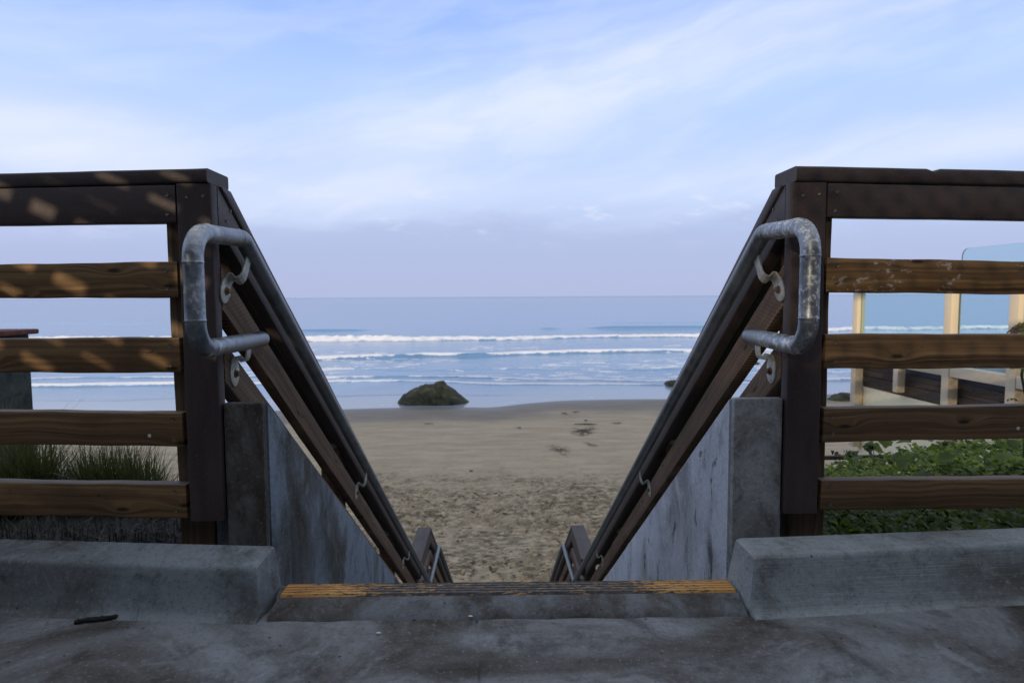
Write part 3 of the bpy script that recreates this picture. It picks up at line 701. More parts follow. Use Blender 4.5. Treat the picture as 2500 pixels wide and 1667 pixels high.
handrail(1, .690, 1.725, 1.638, 1.386, .888, .616, .008, 'galvanised pipe handrail with white-mottled looped end on the right of the stairs', MG_R)

# ------------------------------------------------------------------ terrain (bluff) + beach
ZW = -5.90
def yshore(u):   # shoreline distance as a function of u = x/y
    xs = [-1.2, -.60, -.52, -.30, -.23, -.16, -.07, -.01, .03, .10, .20, .35, .56, 1.2]
    pys = [1002, 1002, 1000, 994, 991.5, 989, 988.5, 991, 982, 974.5, 971, 969, 960, 955]
    zz = []
    for a, p in zip(xs, pys):
        px = 1219+a*FPX; hz_ = 724+ (1219-px)*.0057; zz.append((.735-ZW)*FPX/(p-hz_))
    return np.interp(u, xs, zz)
def smooth_interp(u):
    k = np.linspace(-.02, .02, 7); return np.mean([yshore(u+q) for q in k], axis=0)
us = np.linspace(-1.15, 1.15, 1000); ysn = np.concatenate([np.arange(10.5, 24, .045), np.arange(24, 46, .11)])
U, YY = np.meshgrid(us, ysn); XX = U*YY
ysr = smooth_interp(U)
dsh = ysr-YY
Zs = ZW+.0+np.where(dsh > 0, .012*np.minimum(dsh, 5)+.028*np.clip(dsh-5, 0, 30), .03*dsh)+.0
Zs += .02*(vnoise(XX, YY, 5, 3, 3)-.5)*sst(dsh, 0, 3)
# footprints on a regular grid
gxn, gyn, cell = 1500, 720, .025
FH = np.zeros((gyn, gxn)); x0, y0 = -18.7, 10.3
rs = np.random.RandomState(3)
for k in range(15000):
    cy = 10.4+rs.rand()**1.2*15.5; cx = rs.uniform(-17, 17)
    dens = vnoise(np.array([cx]), np.array([cy]), 2.2, 2, 9)[0]
    if rs.rand() > np.clip((dens-.36)*3.6, .06, 1) * (1-sst(np.array([cy]), 18.0, 24.0)[0]*.93): continue
    L_ = rs.uniform(.06, .165); W_ = L_*rs.uniform(.38, .6); an = rs.normal(.15, .8)+math.pi/2; dp = rs.uniform(.03, .085)*(1-.5*sst(np.array([cy]), 15, 21)[0])
    i0 = int((cy-y0)/cell); j0 = int((cx-x0)/cell); h_ = 10
    if i0-h_ < 0 or j0-h_ < 0 or i0+h_ >= gyn or j0+h_ >= gxn: continue
    yy_, xx_ = np.mgrid[i0-h_:i0+h_, j0-h_:j0+h_]; dx_ = xx_*cell+x0-cx; dy_ = yy_*cell+y0-cy
    a = (dx_*math.cos(an)+dy_*math.sin(an))/L_; b = (-dx_*math.sin(an)+dy_*math.cos(an))/W_; r2 = a*a+b*b
    FH[i0-h_:i0+h_, j0-h_:j0+h_] += dp*(-np.exp(-r2**1.4)+.45*np.exp(-((np.sqrt(r2)-1.45)/.35)**2))
FH = np.clip(FH, -.11, .08)
fi = np.clip((YY-y0)/cell, 0, gyn-2); fj = np.clip((XX-x0)/cell, 0, gxn-2); ii = fi.astype(int); jj = fj.astype(int); ti = fi-ii; tj = fj-jj
foot = (FH[ii, jj]*(1-ti)*(1-tj)+FH[ii+1, jj]*ti*(1-tj)+FH[ii, jj+1]*(1-ti)*tj+FH[ii+1, jj+1]*ti*tj)
inside = (XX > x0+.3) & (XX < x0+gxn*cell-.3)
foot = foot*inside*(1-sst(YY, 25, 27))
rough_ = .05*(vnoise(XX, YY, .9, 4, 5)-.5)*(1-sst(YY, 19, 26))+.012*(vnoise(XX, YY, .12, 2, 6)-.5)*(1-sst(YY, 20, 27))
Zs = Zs+foot+rough_
wet = 1-sst(dsh+1.8*(vnoise(XX, YY*2.2, 3.5, 4, 8)-.5)*2, 3.4, 8.0)
wet2 = 1-sst(dsh+.8*(vnoise(XX, YY*2.0, 2.5, 3, 18)-.5)*2, .3, 3.8)
trod = (1-sst(YY+2.5*(vnoise(XX, YY*2.0, 2.0, 4, 12)-.5)*2, 19.0, 23.5))
m_, nn, bs = mat('sand')
v = nn.add('ShaderNodeTexCoord').outputs['Object']
wt = nn.add('ShaderNodeAttribute', attribute_name='wet').outputs['Fac']; w2 = nn.add('ShaderNodeAttribute', attribute_name='wet2').outputs['Fac']; tr = nn.add('ShaderNodeAttribute', attribute_name='trod').outputs['Fac']
a = nn.noise(nn.map(v, (.5, 1.6, 1)), 1.1, 7, .6); b = nn.noise(v, 60, 4, .7); fk = nn.noise(nn.map(v, (1, 1.8, 1)), 5.5, 7, .72, .3); fm = nn.noise(v, .9, 3)
c = nn.ramp(a, [(.35, (.365, .292, .195)), (.65, (.475, .39, .268))])
dn = nn.noise(nn.map(v, (1, 1.3, 1), (3, 8, 0)), 3.4, 5, .65, .5)
c = nn.mix(nn.math('MULTIPLY', tr, nn.math('ADD', .25, nn.math('MULTIPLY', nn.step(fm, .36, .62), .55))), c, nn.ramp(dn, [(.40, (.055, .047, .030)), (.50, (.22, .18, .115)), (.60, (.48, .39, .245))]))
flk = nn.math('MULTIPLY', nn.step(fk, .535, .60), nn.math('ADD', .15, nn.math('MULTIPLY', tr, .75)))
c = nn.mix(flk, c, (.045, .038, .026))
c = nn.mix(nn.math('MULTIPLY', nn.step(b, .35, .7), .25), c, (.12, .10, .07))
c = nn.mix(nn.math('MULTIPLY', wt, .80), c, nn.ramp(a, [(.3, (.135, .120, .10)), (.7, (.175, .158, .135))]))
c = nn.mix(nn.math('MULTIPLY', w2, .7), c, (.115, .11, .105))
setp(nn, bs, Base_Color=c, Roughness=nn.math('SUBTRACT', .93, nn.math('ADD', nn.math('MULTIPLY', wt, .22), nn.math('MULTIPLY', w2, .30))), Specular_IOR_Level=nn.math('ADD', .25, nn.math('MULTIPLY', w2, .3)))
bump(nn, bs, nn.math('ADD', b, nn.math('MULTIPLY', fk, 1.5)), nn.math('SUBTRACT', .55, nn.math('MULTIPLY', wt, .5)), .02); M_SAND = m_
tag(gridmesh('beach', XX, YY, Zs, M_SAND, dict(wet=wet, wet2=wet2, trod=trod)), 'tan sandy beach covered in footprints, wet towards the water', kind='structure')
# wide base under everything: bluff, beach sides, sea bed
us = np.linspace(-9, 9, 91); ysn = np.array([1.56, 1.75, 2.1, 2.5, 2.8, 3.2, 3.7, 4.3, 5, 5.8, 6.8, 7.8, 9, 10.6, 12, 20, 40, 60, 120])
xs_ = np.sign(us)*np.abs(us)**1.9/9**.9*9; XX, YY = np.meshgrid(xs_, ysn)
top = .02-.06*(YY-1.56)
ZZ = top-np.clip(YY-2.45, 0, None)*.95
side = sst(XX, .9, 2.4); ZZ = np.where(side > 0, np.maximum(ZZ, (-.02-.10*(YY-1.56)-np.clip(YY-3.1, 0, None)*.9)*side+ZZ*(1-side)), ZZ)
stz = -.42-SL*(YY-1.5); ins = 1-sst(np.abs(XX), .78, .95); ZZ = np.minimum(ZZ, np.where(ins > 0, stz*ins+ZZ*(1-ins), ZZ))
ZZ = ZZ+.10*(vnoise(XX, YY, 1.2, 3, 21)-.5)*sst(YY, 2.2, 3.5)
farz = np.where(YY < 13, -5.05-.02*(YY-10), -5.4)-sst(YY, 14, 30)*1.3-sst(YY, 30, 120)*4; farz = farz-.12
ZZ = np.maximum(ZZ, farz)
ZZ = np.where((np.abs(XX) < 1.2*YY) & (YY > 10.7), farz-.3, ZZ)
M_SOIL = m_simple('soil', (.008, .008, .006), (.022, .020, .013), 6, .95)
tag(gridmesh('terrain', XX, YY, ZZ, M_SOIL), 'dark soil bluff falling to the beach', kind='structure')

# ------------------------------------------------------------------ sea
def Yat(py, px): hz_ = 724+(1219-px)*.0057; return (.735-ZW)*FPX/(py-hz_)
us = np.linspace(-1.15, 1.15, 1100); ysn = [36.]
while ysn[-1] < 175: ysn.append(ysn[-1]+.085+.0016*(ysn[-1]-36))
ysn = np.array(ysn); U, YY = np.meshgrid(us, ysn); XX = U*YY; PX = 1219+U*FPX
def line(pts):  # pixel polyline -> distance per column
    p = np.array(pts, float); ys_ = np.array([Yat(q[1], q[0]) for q in p]); return np.interp(PX, p[:, 0], ys_)
H = .07*(vnoise(XX, YY*1.8, 3.4, 5, 30)-.5)+.10*(vnoise(XX, YY*2.2, 14, 3, 31)-.5)*sst(YY, 42, 70)
H *= (sst(YY, smooth_interp(U)-1, 60)*.9+.1)*(1-.92*sst(YY, 105, 165))
foam = np.zeros_like(H)
def wave(pts, A, wf, wb, amp_sc, seed, fo=1., trail=4., thr=.35, a0=.45, wig=7.):
    global H, foam
    Yc = line(pts)+(vnoise(XX, XX*0, 7, 4, seed)-.5)*wf*wig
    A_ = A*(a0+(1-a0)*vnoise(XX, XX*0+3, amp_sc, 3, seed+1)*1.4)
    d_ = YY-Yc
    H = H+A_*np.where(d_ < 0, np.exp(-(d_/wf)**2), np.exp(-(d_/wb)**2))
    nz = vnoise(XX, YY*1.5, .9, 4, seed+2); nl = vnoise(XX, YY*0+7, amp_sc*.7, 3, seed+3)
    crest = np.exp(-((d_-.2*wf)/(wf*1.15))**2)
    bk = np.where(d_ > 0, np.exp(-(d_/trail)), 0)
    m1 = np.clip(crest*2.0*sst(nl, .10, .45)*(nz*1.1+.15), 0, 1)
    m2 = np.clip(bk*.9*sst(nz+.2*nl, .48, .68), 0, 1)
    foam = np.maximum(foam, fo*np.maximum(m1, m2))
    return d_
d1 = wave([(-600, 832), (0, 829), (745, 832), (900, 831), (1050, 829), (1300, 827), (1500, 824), (1800, 822), (2100, 806), (2600, 803)], .62, .9, 3.0, 22, 50, 1.0, 6)
# thick white water on the left part of the first line
tk = np.interp(PX, [500, 745, 1000, 1100, 1350, 1420, 1700], [.9, 1, .9, .6, .55, .15, .6])
foam = np.maximum(foam, np.clip(tk*1.7*np.exp(-((d1+.1)/1.6)**2)*(.15+1.2*vnoise(XX, YY*1.3, 1.3, 4, 61)), 0, 1))
H += .34*tk*np.exp(-((d1)/1.2)**2)*(vnoise(XX, YY*2, 1.0, 3, 62)-.4)*2
wave([(-600, 880), (0, 882), (780, 879), (1000, 873), (1300, 865), (1500, 861), (1690, 859), (2100, 850), (2600, 840)], .44, .6, 2.4, 16, 70, 1.0, 4)
wave([(-600, 942), (100, 941), (430, 938), (800, 932), (1080, 933), (1230, 938), (1400, 940), (1650, 942), (2100, 930), (2600, 925)], .12, .30, .9, 9, 90, .9, 1.2)
lf = np.interp(PX, [-600, 60, 430, 640], [1, 1, .9, 0]); dl = YY-line([(-600, 943), (100, 942), (430, 938), (800, 932)])
foam = np.maximum(foam, np.clip(lf*1.5*np.exp(-((dl-.3)/.75)**2)*(.5+.7*vnoise(XX, YY, .7, 3, 95)), 0, 1)); H += .16*lf*np.exp(-(dl/.6)**2)
wave([(900, 919), (1050, 919), (1200, 922), (1300, 928), (1430, 931), (1600, 936), (1900, 930)], .12, .32, .8, 6, 110, .6, .8)
wave([(-600, 975), (100, 975), (300, 977), (430, 973), (700, 968), (900, 966)], .05, .2, .6, 5, 130, .35, .6)
wave([(-600, 905), (300, 903), (700, 901), (900, 902), (1300, 904), (1600, 900), (2400, 890)], .10, .6, 1.0, 6, 150, .35, 1.4)
# unbroken swell (no foam)
def swell(pts, A, wf, wb, x0_, x1_, sft=60):
    global H
    d_ = YY-line(pts); m_s = sst(PX, x0_-sft, x0_+sft)*(1-sst(PX, x1_-sft, x1_+sft)); H = H+A*m_s*np.where(d_ < 0, np.exp(-(d_/wf)**2), np.exp(-(d_/wb)**2))
swell([(400, 808), (740, 808), (900, 807)], .42, 1.3, 4, 700, 905)
swell([(1300, 805), (1440, 803), (1720, 802), (2000, 800)], .62, 1.6, 4, 1440, 1800)
swell([(1250, 804), (1400, 804)], .35, 1.3, 4, 1310, 1370, 30)
swell([(1440, 789), (1800, 788)], .25, 1.6, 4, 1450, 1800)
swell([(100, 790), (400, 790)], .3, 2, 5, 0, 380)
# breaking lip with foam on the right swell
dR = YY-line([(1300, 805), (1440, 803), (1720, 802), (2000, 800)]); foam = np.maximum(foam, .8*np.interp(PX, [1500, 1600, 1650, 1720, 1800], [0, .5, .2, .6, 0])*np.exp(-((dR-.6)/.6)**2)*vnoise(XX, YY, 1.2, 3, 170)*1.4)
# lacy foam on the shallows
lace = sst(vnoise(XX, YY*2.4, 1.6, 5, 180, .62), .52, .62)*sst(vnoise(XX, YY, 9, 2, 181), .40, .62); foam = np.maximum(foam, .62*lace*(1-sst(YY, 80, 98))*sst(YY, 45, 50))
shore = smooth_interp(U); ds = YY-shore
edge_ = np.exp(-((ds-.12)/.13)**2)*sst(vnoise(XX, YY, 1.5, 3, 190), .45, .7)*.6; foam = np.maximum(foam, edge_)
H *= sst(ds, 0, 6)*.96+.04
Zw = ZW+.012+H-(YY > 174.5)*.3
m_, nn, bs = mat('sea_water')
v = nn.add('ShaderNodeTexCoord').outputs['Object']; fo = nn.add('ShaderNodeAttribute', attribute_name='foam').outputs['Fac']; sh = nn.add('ShaderNodeAttribute', attribute_name='shal').outputs['Fac']
fn = nn.noise(nn.map(v, (1, 1.6, 1)), 2.4, 7, .7, .4)
k = nn.step(nn.math('ADD', fo, nn.math('MULTIPLY', nn.math('SUBTRACT', fn, .5), .9)), .34, .62)
k = nn.math('MULTIPLY', k, nn.step(fo, .02, .12))
deep = nn.mix(sh, (.115, .245, .41), (.26, .30, .36))
c = nn.mix(k, deep, (.74, .74, .75))
rp = nn.math('ADD', nn.noise(nn.map(v, (.30, 1, 1)), .9, 8, .62), nn.math('MULTIPLY', nn.noise(nn.map(v, (.5, 1.3, 1)), 7, 5, .6), .25))
setp(nn, bs, Base_Color=c, Roughness=nn.math('ADD', .12, nn.math('MULTIPLY', k, .6)), IOR=1.33)
bump(nn, bs, rp, nn.math('SUBTRACT', .30, nn.math('MULTIPLY', sh, .24)), .12); M_SEA = m_
sea = gridmesh('sea', XX, YY, Zw, M_SEA, dict(foam=foam, shal=1-sst(ds, .5, 9)))
tag(sea, 'pale blue sea with lines of breaking waves', kind='structure')
xs_ = np.array([-1., -.5, -.2, -.05, .05, .2, .5, 1.]); ysn = np.array([170, 300, 600, 1500, 5000, 15000, 60000.]); U, YY = np.meshgrid(xs_, ysn)
XX = U*(YY*1.6+400); m_, nn, bs = mat('far_sea_water'); v = nn.add('ShaderNodeTexCoord').outputs['Object']
rp = nn.math('ADD', nn.noise(nn.map(v, (.30, 1, 1)), .9, 8, .62), nn.math('MULTIPLY', nn.noise(nn.map(v, (.5, 1.3, 1)), 7, 5, .6), .25))
sw = nn.step(nn.noise(nn.map(v, (.012, .09, 1)), 1, 5, .6), .5, .75)
setp(nn, bs, Base_Color=nn.mix(sw, (.115, .245, .41), (.095, .215, .37)), Roughness=nn.math('ADD', .12, nn.math('MULTIPLY', nn.step(nn.sep(v)[1], 600, 4500), .10)), Specular_IOR_Level=nn.math('SUBTRACT', .5, nn.math('MULTIPLY', nn.step(nn.sep(v)[1], 900, 5000), .12)), IOR=1.33); bump(nn, bs, rp, .30, .12); M_FAR = m_
tag(gridmesh('open_sea', XX, YY, XX*0+ZW+.0, M_FAR), 'smooth open sea out to the horizon', kind='structure')

# ------------------------------------------------------------------ rocks
m_, nn, bs = mat('mossy_rock'); v = ocoord(nn); a = nn.noise(v, 1.4, 8, .65, .4); b = nn.noise(v, 6, 8, .7)
c = nn.ramp(a, [(.36, (.018, .017, .010)), (.50, (.050, .050, .022)), (.62, (.115, .110, .045))]); c = nn.mix(nn.step(b, .5, .7), c, (.03, .026, .015))
setp(nn, bs, Base_Color=c, Roughness=.85); bump(nn, bs, nn.math('ADD', a, b), .9, .15); M_ROCK = m_
def rock(center, prof_, depth, seed, label):
    """prof_: list of (x,h) metres across the view"""
    px_ = np.array([p[0] for p in prof_]); ph_ = np.array([p[1] for p in prof_]); w0, w1 = px_[0], px_[-1]
    nu, nv = 70, 44; vs = []; 
    for i in range(nv+1):
        f = -1+2*i/nv
        for j in range(nu+1):
            g = j/nu; cx_ = w0+(w1-w0)*g; sq = math.sqrt(max(0, 1-f*f)); mid = (w0+w1)/2
            x_ = mid+(cx_-mid)*(.25+.75*sq**.6) ; hh = np.interp(cx_, px_, ph_)*(sq**.75)
            nz = float(vnoise(np.array([x_*1.0]), np.array([f*depth+seed]), .55, 4, seed)[0])-.5
            nz2 = float(vnoise(np.array([x_]), np.array([f*depth]), .16, 3, seed+5)[0])-.5
            vs.append((x_+nz*.15*sq, f*depth+nz2*.1, max(-.25, hh*(1+nz*.28)+nz2*.10*sq-.06)))
    K = nu+1; fs = [(i*K+j, i*K+j+1, (i+1)*K+j+1, (i+1)*K+j) for i in range(nv) for j in range(nu)]
    o = polymesh('rock', vs, fs, M_ROCK, None, Matrix.Translation(center)); smooth(o.data, 80)
    tag(o, label, 'rock')
Yr = Yat(989, 1057)
mpx = Yr/FPX; c0 = atY(1057, 985, Yr+.9); c0.z = ZW
pf = [(970, 985), (985, 966), (1010, 953), (1030, 945), (1060, 941), (1067, 934), (1083, 934), (1090, 944), (1110, 956), (1130, 974), (1146, 987)]
rock(c0, [((p[0]-1057)*mpx*1.02, max(0.0, (987-p[1])*mpx*1.03+.06)) for p in pf], 1.3, 3, 'large mossy brown rock at the water edge in the middle')
Yr = Yat(946, 1640); c0 = atY(1646, 946, Yr+.6); c0.z = ZW; mpx = Yr/FPX
rock(c0, [(-.85, .03), (-.55, .33), (-.2, .46), (.1, .5), (.5, .42), (.95, .04)], .8, 11, 'small dark rock in the shallows beside the right handrail')
Yr = Yat(984, 2060); c0 = atY(2056, 984, Yr+.3); c0.z = ZW+.08
rock(c0, [(-.85, .03), (-.5, .32), (0, .47), (.4, .43), (.9, .05)], .6, 17, 'low mossy rock on the sand seen between right fence and beige post')
Yr = Yat(889, 1842); c0 = atY(1842, 889, Yr); c0.z = ZW+.05
rock(c0, [(-.5, .03), (-.2, .22), (.1, .25), (.5, .04)], .5, 23, 'tiny dark rock out in the surf seen between the right guard slats')

# ------------------------------------------------------------------ seaweed and twigs on the sand
M_KELP = m_simple('kelp', (.055, .038, .020), (.13, .09, .05), 10, .6)
def beachz(x, y):
    ds_ = float(smooth_interp(np.array([x/y]))[0])-y; return ZW+.012*min(max(ds_, 0), 5)+.028*max(0, ds_-5)
def kelp(px, py, rad, nst, label, seed, flat=.5, group=None, rr=.018):
    Y_ = 20.
    for _ in range(12):
        p = atZ(px, py, -5.5); p = atZ(px, py, beachz(p.x, p.y))
    rs_ = random.Random(seed); vs = []; fs = []
    for k in range(nst):
        a = rs_.uniform(0, 6.28); L_ = rad*rs_.uniform(.5, 1.0); n2 = 7; b0 = len(vs); cur = a
        x_, y_ = rs_.gauss(0, rad*.12), rs_.gauss(0, rad*.12*flat)
        for i in range(n2):
            r_ = rr*(1-i/n2*.6); z_ = .015+rs_.uniform(0, .03)
            for q in range(4): A = q*math.pi/2; vs.append((x_-math.sin(cur)*r_*math.cos(A), y_+math.cos(cur)*r_*math.cos(A), z_+r_*.8*math.sin(A)))
            x_ += math.cos(cur)*L_/n2; y_ += math.sin(cur)*L_/n2*flat*1.6; cur += rs_.gauss(0, .4)
        for i in range(n2-1):
            for q in range(4): fs.append((b0+i*4+q, b0+i*4+(q+1) % 4, b0+(i+1)*4+(q+1) % 4, b0+(i+1)*4+q))
    o = polymesh('seaweed', vs, fs, M_KELP, None, Matrix.Translation(p)); tag(o, label, 'seaweed', group)
G = 'seaweed scraps on the sand'
kelp(1425, 1052, .95, 26, 'big branching brown seaweed clump on the sand, right of centre', 1, 1.2, G)
kelp(1425, 1036, 1.1, 7, 'long thin seaweed strand just above the branching clump', 2, .12, G, .03)
kelp(1505, 1034, .8, 4, 'short seaweed strand right of the branching clump', 3, .10, G, .025)
kelp(1375, 1010, .4, 5, 'dark seaweed scrap on wet sand, nearer of two small ones', 4, .3, G, .03)
kelp(1406, 1006, .3, 4, 'dark seaweed scrap on wet sand, farther of two small ones', 5, .3, G, .03)
kelp(1431, 1027, .3, 4, 'tiny dark scrap between wet sand and the seaweed clump', 6, .3, G, .03)
kelp(1272, 1045, .3, 4, 'tiny dark scrap alone on the sand near the centre', 7, .3, G, .03)
kelp(1365, 1100, .75, 20, 'faint tangled seaweed patch below the branching clump', 8, 1.2, G, .010)
kelp(1440, 1086, .5, 10, 'small loose seaweed patch right of the tangled one', 9, 1.0, G, .010)
kelp(1047, 1035, .4, 4, 'thin seaweed scrap on the sand below the large rock', 10, .3, G, .02)
kelp(1149, 1151, .12, 5, 'dark blob of seaweed where footprints begin, centre', 11, .6, G, .02)

# ------------------------------------------------------------------ stick and shells on walkway
p = atZ(236, 1516, 0); M_BARK = m_simple('bark', (.010, .009, .008), (.03, .026, .022), 60, .95, 0, .6)
P_ = [Vector((-.055, -.014, .008)), Vector((-.02, -.006, .010)), Vector((.02, .004, .009)), Vector((.052, .016, .008))]
o = tube('bark_piece', P_, .0075, M_BARK, sides=9, step=.008); o.matrix_basis = Matrix.Translation(p) @ Matrix.Scale(.78, 4)
for v_ in o.data.vertices: v_.co.z = max(.0005, v_.co.z*.8+random.uniform(-.0015, .0015)); v_.co.y += random.uniform(-.002, .002)
tag(o, 'dark crumbling stick lying on the walkway below the left curb', 'stick')
M_SHELL = m_simple('shell', (.6, .58, .54), (.75, .73, .7), 100, .5)
for (px, py, lab) in ((924, 1546, 'small white pebble on the walkway below the left part of the threshold'), (1149, 1505, 'tiny white speck of shell on the sloped threshold')):
    q = atZ(px, py, .002 if px < 1000 else .006); vs = []; fs = []
    for i in range(6):
        for j in range(10):
            A = 2*math.pi*j/10; B = math.pi*i/5; vs.append((.0042*math.sin(B)*math.cos(A)*1.3, .003*math.sin(B)*math.sin(A), .0022*math.cos(B)+.0015))
    fs = [(i*10+j, i*10+(j+1) % 10, (i+1)*10+(j+1) % 10, (i+1)*10+j) for i in range(5) for j in range(10)]
    tag(polymesh('pebble', vs, fs, M_SHELL, None, Matrix.Translation(q)), lab, 'pebble')

# ------------------------------------------------------------------ plants
def leafmat(name, c0, c1, tr=.25):
    m_, nn, bs = mat(name); q = nn.add('ShaderNodeAttribute', attribute_name='tone').outputs['Fac']
    c = nn.ramp(q, [(0, c0), (1, c1)]); setp(nn, bs, Base_Color=c, Roughness=.5, Specular_IOR_Level=.4)
    tl = nn.add('ShaderNodeBsdfTranslucent', {'Color': c}); mx = nn.add('ShaderNodeMixShader', {0: tr}); nn.l.new(bs.outputs[0], mx.inputs[1]); nn.l.new(tl.outputs[0], mx.inputs[2])
    nn.l.new(mx.outputs[0], [o for o in nn.n if o.type == 'OUTPUT_MATERIAL'][0].inputs[0]); return m_
M_GRASS = leafmat('grass_blades', (.024, .030, .010), (.15, .17, .055), .35)
M_DRY = leafmat('dry_grass', (.005, .006, .003), (.030, .026, .013), .1)
M_IVY = leafmat('creeper_leaves', (.050, .090, .014), (.36, .47, .07), .5)
def soft(vs, fs, tone, name, mt, label, cat, kind='stuff'):
    me = bpy.data.meshes.new(name); me.from_pydata(vs, [], fs)
    a_ = me.attributes.new('tone', 'FLOAT', 'POINT'); a_.data.foreach_set('value', np.array(tone, np.float32))
    me.polygons.foreach_set('use_smooth', [True]*len(me.polygons))
    return tag(link(name, me, Matrix(), None, mt), label, cat, kind=kind)
def blades(spec, rs_):
    vs, fs, tn = [], [], []
    for (x_, y_, z_, L_, w_, lean, az_) in spec:
        b0 = len(vs); n2 = 5; dv = Vector((math.cos(az_), math.sin(az_), 0)); sd = Vector((-math.sin(az_), math.cos(az_), 0)); tq = rs_.random()
        for i in range(n2+1):
            f = i/n2; pnt = Vector((x_, y_, z_))+dv*(lean*L_*f**1.8)+Vector((0, 0, L_*f*(1-.25*lean*f))); ww = w_*(1-f**1.5)+.0003
            vs += [tuple(pnt-sd*ww), tuple(pnt+sd*ww)]; tn += [tq*.7+.3*f]*2
        for i in range(n2): a_ = b0+2*i; fs.append((a_, a_+1, a_+3, a_+2))
    return vs, fs, tn
rs_ = random.Random(5); spec = []
def clump(cx, cy, cz, n_, rad, Lm, spread, w_=.0022):
    for _ in range(n_):
        a_ = rs_.uniform(0, 6.28); r_ = rad*rs_.random()**.7
        x_ = cx+r_*math.cos(a_); y_ = cy+r_*math.sin(a_)*.8
        spec.append((x_, y_, cz, Lm*rs_.uniform(.45, 1.1), w_*rs_.uniform(.6, 1.3), abs(rs_.gauss(0, spread)), a_+rs_.gauss(0, .9)))
def gz(y_): return .02-.06*(y_-1.56)-max(0, y_-2.45)*.95
def onpx(px, Yv): return atY(px, 1000, Yv).x
for (px, Yv, ptop, n_, rad) in ((40, 2.3, 1050, 520, .14), (90, 2.25, 1078, 300, .045), (135, 2.4, 1115, 40, .05), (212, 2.35, 1092, 330, .065), (262, 2.3, 1095, 420, .09), (310, 2.35, 1102, 380, .09), (345, 2.3, 1112, 260, .07), (185, 2.5, 1120, 160, .05), (385, 2.3, 1150, 60, .05), (425, 2.3, 1160, 60, .05), (405, 2.2, 1140, 8, .03), (430, 2.25, 1130, 7, .03), (-60, 2.3, 1010, 400, .15), (0, 2.2, 1100, 300, .12)):
    zt = atY(px, ptop, Yv).z; z0 = gz(Yv)-.03; clump(onpx(px, Yv), Yv, z0, n_, rad, (zt-z0)*1.12, .50)
for (px, pt_) in ((262, 985), (10, 960), (35, 965), (160, 1082), (60, 940), (358, 1095)):
    Yv = 2.3; z0 = gz(Yv); clump(onpx(px, Yv), Yv, z0, 3, .012, atY(px, pt_, Yv).z-z0, .08, .0026)
vs, fs, tn = blades(spec, rs_); soft(vs, fs, tn, 'beach_grass', M_GRASS, 'green beach grass tufts on the bluff behind the left fence', 'grass')
spec = []
for _ in range(150):
    px = rs_.uniform(-80, 520); Yv = rs_.uniform(1.68, 1.95); clump(onpx(px, Yv), Yv, gz(Yv)-.03, 10, .04, .13, 1.1, .0013)
vs, fs, tn = blades(spec, rs_); soft(vs, fs, tn, 'dry_grass', M_DRY, 'dry matted grass under the bottom board of the left fence', 'grass')
# creeper: rounded lobed leaves on a mound
vs, fs, tn = [], [], []
def leaf(c_, nrm_, r_, tq, lob=5):
    b0 = len(vs); nrm_ = nrm_.normalized(); u_ = nrm_.orthogonal().normalized(); w2_ = nrm_.cross(u_); a0 = rs_.uniform(0, 6.28)
    vs.append(tuple(c_)); tn.append(tq*.6); K = 15
    for i in range(K):
        A = 2*math.pi*i/K; rr = r_*(1+.16*math.cos(lob*A))*(.55 if i == 0 else 1); q = c_+(u_*math.cos(A+a0)+w2_*math.sin(A+a0))*rr+nrm_*(.22*r_*math.cos(2*A+a0)+.12*r_)
        vs.append(tuple(q)); tn.append(tq)
    for i in range(K): fs.append((b0, b0+1+i, b0+1+(i+1) % K))
def ivz(x_, y_):
    zt = .735-np.interp(x_/y_, [.5, .56, .62, .70, .84, 1.2], [.286, .272, .252, .240, .222, .21])*y_
    f = 1-sst(np.array([y_]), 2.0, 2.8)[0]
    base_ = (.05-.02*(y_-1.6))
    z_ = min(zt, base_) if y_ < 2.9 else zt
    return z_-max(0, y_-3.25)*.55
for _ in range(20000):
    y_ = 1.64+2.3*rs_.random()**1.25; x_ = rs_.uniform(.84, y_*1.0+.25)
    if x_ < .5*y_-.02: continue
    lump = (float(vnoise(np.array([x_]), np.array([y_]), .28, 3, 77)[0])-.5)
    z_ = ivz(x_, y_)-abs(rs_.gauss(0, .035))+lump*.16-.03
    tq = min(1, max(0, rs_.gauss(.45, .28)))
    leaf(Vector((x_, y_, z_)), Vector((rs_.gauss(0, .45), rs_.gauss(-.25, .45), 1)), rs_.uniform(.007, .0155), tq)
for _ in range(8000):
    y_ = rs_.uniform(1.62, 2.3); x_ = rs_.uniform(.86, y_+.1)
    leaf(Vector((x_, y_, .035-.02*(y_-1.6)-abs(rs_.gauss(0, .05)))), Vector((rs_.gauss(0, .6), rs_.gauss(-.3, .5), 1)), rs_.uniform(.008, .017), min(1, max(0, rs_.gauss(.08, .12))))
for _ in range(40):
    y_ = rs_.uniform(2.3, 3.2); x_ = rs_.uniform(.56*y_, .85*y_); z_ = ivz(x_, y_)+rs_.uniform(.0, .05)
    leaf(Vector((x_, y_, z_)), Vector((rs_.gauss(0, .6), rs_.gauss(-.3, .5), 1)), rs_.uniform(.022, .032), rs_.uniform(0, .35), 7)
soft(vs, fs, tn, 'ground_creeper', M_IVY, 'green round-leaved creeper mound behind the right fence', 'ground cover')
M_MOUND = m_simple('leaf_litter', (.008, .014, .005), (.025, .035, .012), 20, .95)
xs_ = np.linspace(.86, 4.0, 60); ysn = np.linspace(1.6, 4.4, 40); XX, YY = np.meshgrid(xs_, ysn); ZZ = np.array([[ivz(a_, b_)-.16-.06*(b_ < 2.5)-.3*(max(0, .5*b_+.05-a_))*2 for a_ in xs_] for b_ in ysn]); ZZ[YY > 4.2] -= 1.5
